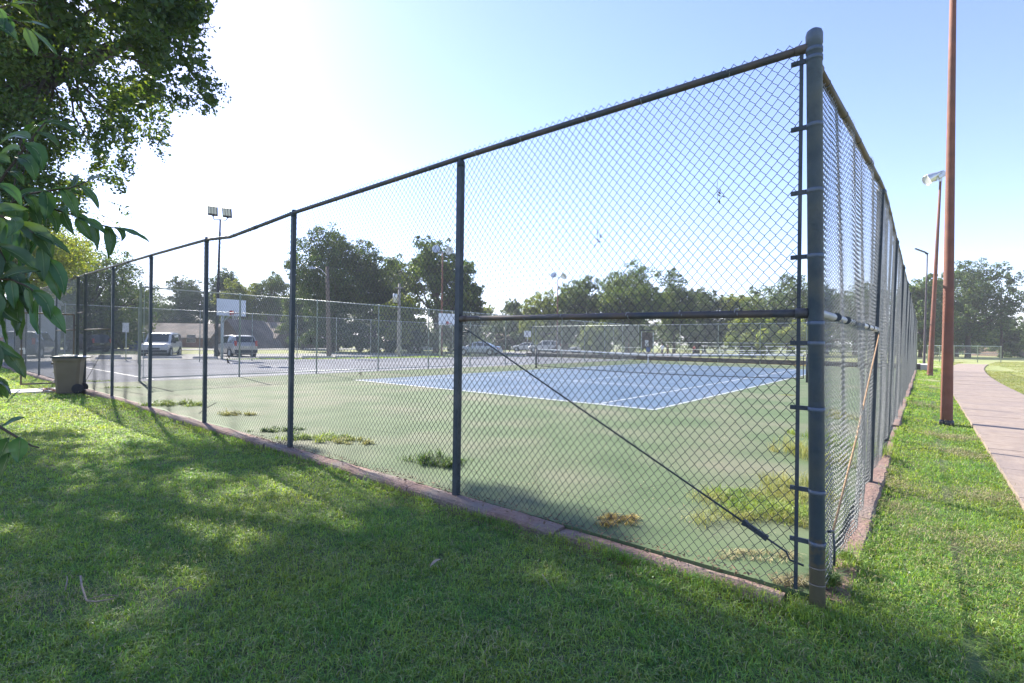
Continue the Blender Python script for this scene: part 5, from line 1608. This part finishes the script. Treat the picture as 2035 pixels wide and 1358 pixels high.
# longer uncut grass leaning over the kerb and round the posts
gk = np.random.default_rng(51)
n = 9000
uu = gk.random(n) ** 1.5 * 15; Pk = np.array([W(a, -.125 - .03 * math.sin(a * 9 + 2 * math.sin(a * 4)) * .7 + gk.normal() * .025, 0) for a in uu])
n2 = 4200
vv = gk.random(n2) ** 1.5 * 16; Pk2 = np.array([W(-.125 + gk.normal() * .03 + .02 * math.sin(a * 7), a + .0, 0) for a in vv])
n3 = 900
Pk3 = np.array([W(gk.normal() * .09 + .02, gk.normal() * .08 - .03, 0) for a in range(n3)])
Pk = np.concatenate([Pk, Pk2, Pk3]); Pk[:, 2] = hgt(Pk)
Pk = Pk[gk.random(len(Pk)) < (.5 + .5 * (np.sin(Pk[:, 0] * 5 + 3 * np.sin(Pk[:, 1] * 3)) > -.2))]
eg = np_obj('uncut_grass', *blades(Pk, gk.uniform(.05, .115, len(Pk)), np.maximum(.0038, .0009 * Pk[:, 1]), np.clip(gk.normal(.6, .2, len(Pk)), .1, 1), gk), m_grass); tag(eg, kind='stuff')
# coarse crabgrass tufts standing over the finer turf
gt = np.random.default_rng(41)
Pt = lawn_pts(gt, .011); Pt = Pt[Pt[:, 1] < 14]
Pt = np.repeat(Pt, 13, 0); Pt[:, :2] += gt.normal(size=(len(Pt), 2)) * .022; Pt[:, 2] = hgt(Pt)
ct = np_obj('coarse_grass', *blades(Pt, gt.uniform(.035, .085, len(Pt)), np.maximum(.0052, .001 * Pt[:, 1]), np.clip(gt.normal(.72, .2, len(Pt)), .2, 1), gt), m_weed); tag(ct, kind='stuff')
# broad-leaved clover mixed in
Pc = lawn_pts(np.random.default_rng(22), .045); Pc = Pc[Pc[:, 1] < 9]; Pc[:, 2] = hgt(Pc) + .028
gc = np.random.default_rng(23)
Nc = unit(gc.normal(size=(len(Pc), 3)) * .45 + np.array([0, 0, 1]))
cv = np_obj('ground_cover', *leaf_quads(Pc, Nc, .014, gc, .9), m_weedd); tag(cv, kind='stuff')
# straw and mown clippings
def spot(px, py, rx, ry, n, g):
    c = G(px, py, GZ); q = g.normal(size=(n, 2)) * .5
    P = np.zeros((n, 3)); P[:, 0] = c[0] + q[:, 0] * rx; P[:, 1] = c[1] + q[:, 1] * ry
    P[:, 2] = hgt(P) + .022 + .02 * g.random(n)
    return P
gs = np.random.default_rng(31)
clip = [spot(*q, gs) for q in [(1760, 960, .28, .5, 1100), (1740, 900, .2, .3, 600), (1790, 1010, .3, .3, 650), (1885, 868, .5, .35, 1000), (1912, 900, .35, .5, 1000), (1960, 985, .35, .35, 900), (1985, 1080, .4, .35, 800), (1900, 1130, .6, .5, 500), (1840, 1060, .4, .4, 400), (1880, 1200, .5, .4, 220), (1830, 805, .3, .6, 350), (1850, 770, .4, 1.2, 380), (1880, 755, .3, 1.5, 200), (1745, 930, .15, .4, 300), (1700, 1000, .12, .3, 160), (110, 1195, .55, .22, 420), (60, 1180, .3, .15, 120), (1000, 1290, .4, .2, 120), (640, 1120, .3, .2, 70)]]
Ps = np.concatenate(clip + [np.column_stack([lawn_pts(np.random.default_rng(32), .05)])])
Ps[:, 2] = np.maximum(Ps[:, 2], hgt(Ps) + .02)
st_ = np_obj('grass_clippings', *blades(Ps, gs.uniform(.02, .055, len(Ps)), np.maximum(.0022, .0007 * Ps[:, 1]), gs.uniform(.85, 1.0, len(Ps)), gs), m_straw); tag(st_, kind='stuff')
# litter of dead leaves and straw along the kerb
n = 900
uu = gs.uniform(.1, 7, n) ** 1.0; vv = gs.normal(size=n) * .05 + .03
Pk = np.array([W(a, b_, .015) for a, b_ in zip(uu, vv)]); Pk[:, 2] = .014 + .008 * gs.random(n)
o = np_obj('leaf_litter', *leaf_quads(Pk, unit(gs.normal(size=(n, 3)) * .35 + np.array([0, 0, 1])), .026, gs, .45), mat('leaf litter', (.09, .06, .035), (.19, .13, .075), 20, .9, island=.4)); tag(o, kind='stuff')

# blown bits of leaf and grit over the courts
n = 1500
uu = gs.gamma(1.6, 3.2, n) * .9 + .15; vv = gs.gamma(1.3, 3.4, n) + .15
k_ = (uu < 18.5) & (vv < 30); Pk = np.array([W(a, b_, .013) for a, b_ in zip(uu[k_], vv[k_])])
o = np_obj('court_litter', *leaf_quads(Pk, unit(gs.normal(size=(len(Pk), 3)) * .18 + np.array([0, 0, 1])), .024, gs, .4), mat('court litter', (.10, .075, .04), (.34, .31, .2), 60, .9, island=.5)); tag(o, kind='stuff')

# ---------- weeds growing on the court ----------
def weed(label, px, py, rx, ry, h, n, m, rot=None, z=0.0, wd=.005, lean=.75):
    p = G(px, py, z)
    t = thing('weed_clump', label, 'weeds', p, 0, group='weed clumps in the court cracks')
    gg = np.random.default_rng(abs(int(px * 7 + py)))
    ns = 13
    sc_ = gg.uniform(-1, 1, (ns, 2)) * np.array([.85, .8]); ssz = gg.uniform(.10, .34, ns); sw_ = gg.uniform(.4, 1.3, ns); sh_ = gg.uniform(.5, 1.25, ns)
    pick = gg.choice(ns, n, p=sw_ / sw_.sum())
    q = sc_[pick] + gg.normal(size=(n, 2)) * ssz[pick][:, None] * .6
    P = np.zeros((n, 3)); P[:, 0] = q[:, 0] * rx; P[:, 1] = q[:, 1] * ry
    ed = sh_[pick] * np.clip(1 - np.hypot(*(q - sc_[pick]).T) * .9, .4, 1)
    V, Fc = blades(P, h * ed * gg.uniform(.6, 1.3, n), np.full(n, wd) * gg.uniform(.7, 1.3, n), np.clip(gg.normal(lean, .22, n), .05, 1), gg)
    np_obj('blade', V, Fc, m, t)
weed('bright yellow-green weed tuft on the court between the fourth and fifth fence posts', 352, 806, .6, .38, .17, 900, m_weed, wd=.009)
weed('pale upright weed row in the fourth fence bay', 474, 825, .42, .16, .13, 420, m_weedy, wd=.007)
weed('shaded weed tuft just left of the third fence post', 548, 856, .42, .25, .10, 520, m_weedd, wd=.007)
weed('long sprawling yellow-green weed patch right of the third fence post', 640, 872, .55, .34, .15, 1200, m_weed, wd=.006)
weed('yellowing end of the sprawling weed patch in the second fence bay', 700, 880, .28, .2, .12, 420, m_weedy, wd=.006)
weed('thick dark green weed clump behind the second fence post', 862, 922, .36, .22, .17, 1100, m_weedd, wd=.006, lean=.6)
weed('orange brown flat weed on the court in the first fence bay', 1228, 1037, .17, .12, .07, 650, m_weedo, wd=.006, lean=.9)
weed('large green weed patch on the court behind the turnbuckle', 1500, 1000, .46, .46, .15, 2300, m_weed, wd=.005, lean=.72)
weed('straw coloured dry fringe around the big weed patch', 1495, 1008, .68, .55, .15, 1900, m_weedy, wd=.0032, lean=.75)
weed('dry yellow weeds against the tension bar in the corner', 1572, 975, .32, .5, .2, 1100, m_weedy, wd=.0035, lean=.7)
weed('tall yellowing weeds at the foot of the path-side mesh', 1598, 905, .32, .8, .26, 1000, m_weedy, wd=.004, lean=.6)
weed('green weeds inside the path-side fence beyond the corner', 1650, 880, .35, .9, .24, 1000, m_weed, wd=.005, lean=.6)
weed('yellow weed fringe farther along inside the path-side fence', 1672, 830, .3, .9, .16, 600, m_weedy, wd=.006, lean=.6)
weed('fresh grass tuft on the kerb right of the corner post', 1672, 1118, .11, .09, .12, 420, m_weed, wd=.0045, lean=.7, z=.0)
weed('grass tuft hugging the right foot of the corner post', 1650, 1160, .08, .06, .15, 420, m_weedd, wd=.0045, lean=.6, z=-.01)
weed('brown dry grass piled at the left foot of the corner post', 1580, 1158, .12, .07, .08, 420, m_straw, wd=.0035, lean=.85, z=.0)
weed('dry grass fringe along the inside of the kerb beside the tension bar', 1500, 1108, .30, .10, .07, 500, m_straw, wd=.003, lean=.9, z=.0)
weed('small weed patch in the court surface by the gate post', 188, 758, .5, .3, .07, 260, m_weed, wd=.012)
weed('tiny weed strip in a crack left of the fourth mesh bay', 245, 771, .5, .15, .08, 240, m_weed, wd=.012)
weed('small yellow weed spot near the right sideline', 1563, 786, .25, .1, .05, 200, m_weedy, wd=.01, lean=.9)
weed('orange weeds at the foot of the brown wall by the corner post', 1594, 728, .6, .2, .2, 220, m_weedo, wd=.02)
# cracks in the old paving
cr = MB()
def crack(pix, w):
    P = [Vector(G(a, b_, .0065)) for a, b_ in pix]
    for a, c in zip(P[:-1], P[1:]):
        t_ = (c - a).normalized(); n_ = Vector((-t_.y, t_.x, 0)) * w / 2
        cr.poly([a - n_, c - n_, c + n_, a + n_])
crack([(275, 760), (300, 769), (322, 773), (345, 779)], .05)
crack([(300, 769), (420, 772), (520, 768)], .012)
crack([(620, 750), (700, 755), (790, 760)], .012)
crack([(190, 770), (250, 778), (285, 784)], .02)
crack([(345, 785), (360, 785.5)], .03)
crack([(915, 925), (1000, 966), (1075, 978), (1180, 992), (1260, 1020)], .006)
crack([(1075, 978), (1060, 940), (1085, 905)], .004)
crack([(1180, 992), (1330, 960), (1450, 955)], .005)
crack([(700, 850), (800, 862), (960, 858)], .007)
crack([(430, 800), (408, 812), (395, 822)], .02)
o = cr.build('court_crack', m_crack); tag(o, kind='structure')
if o.data.polygons[0].normal.z < 0: o.data.flip_normals()
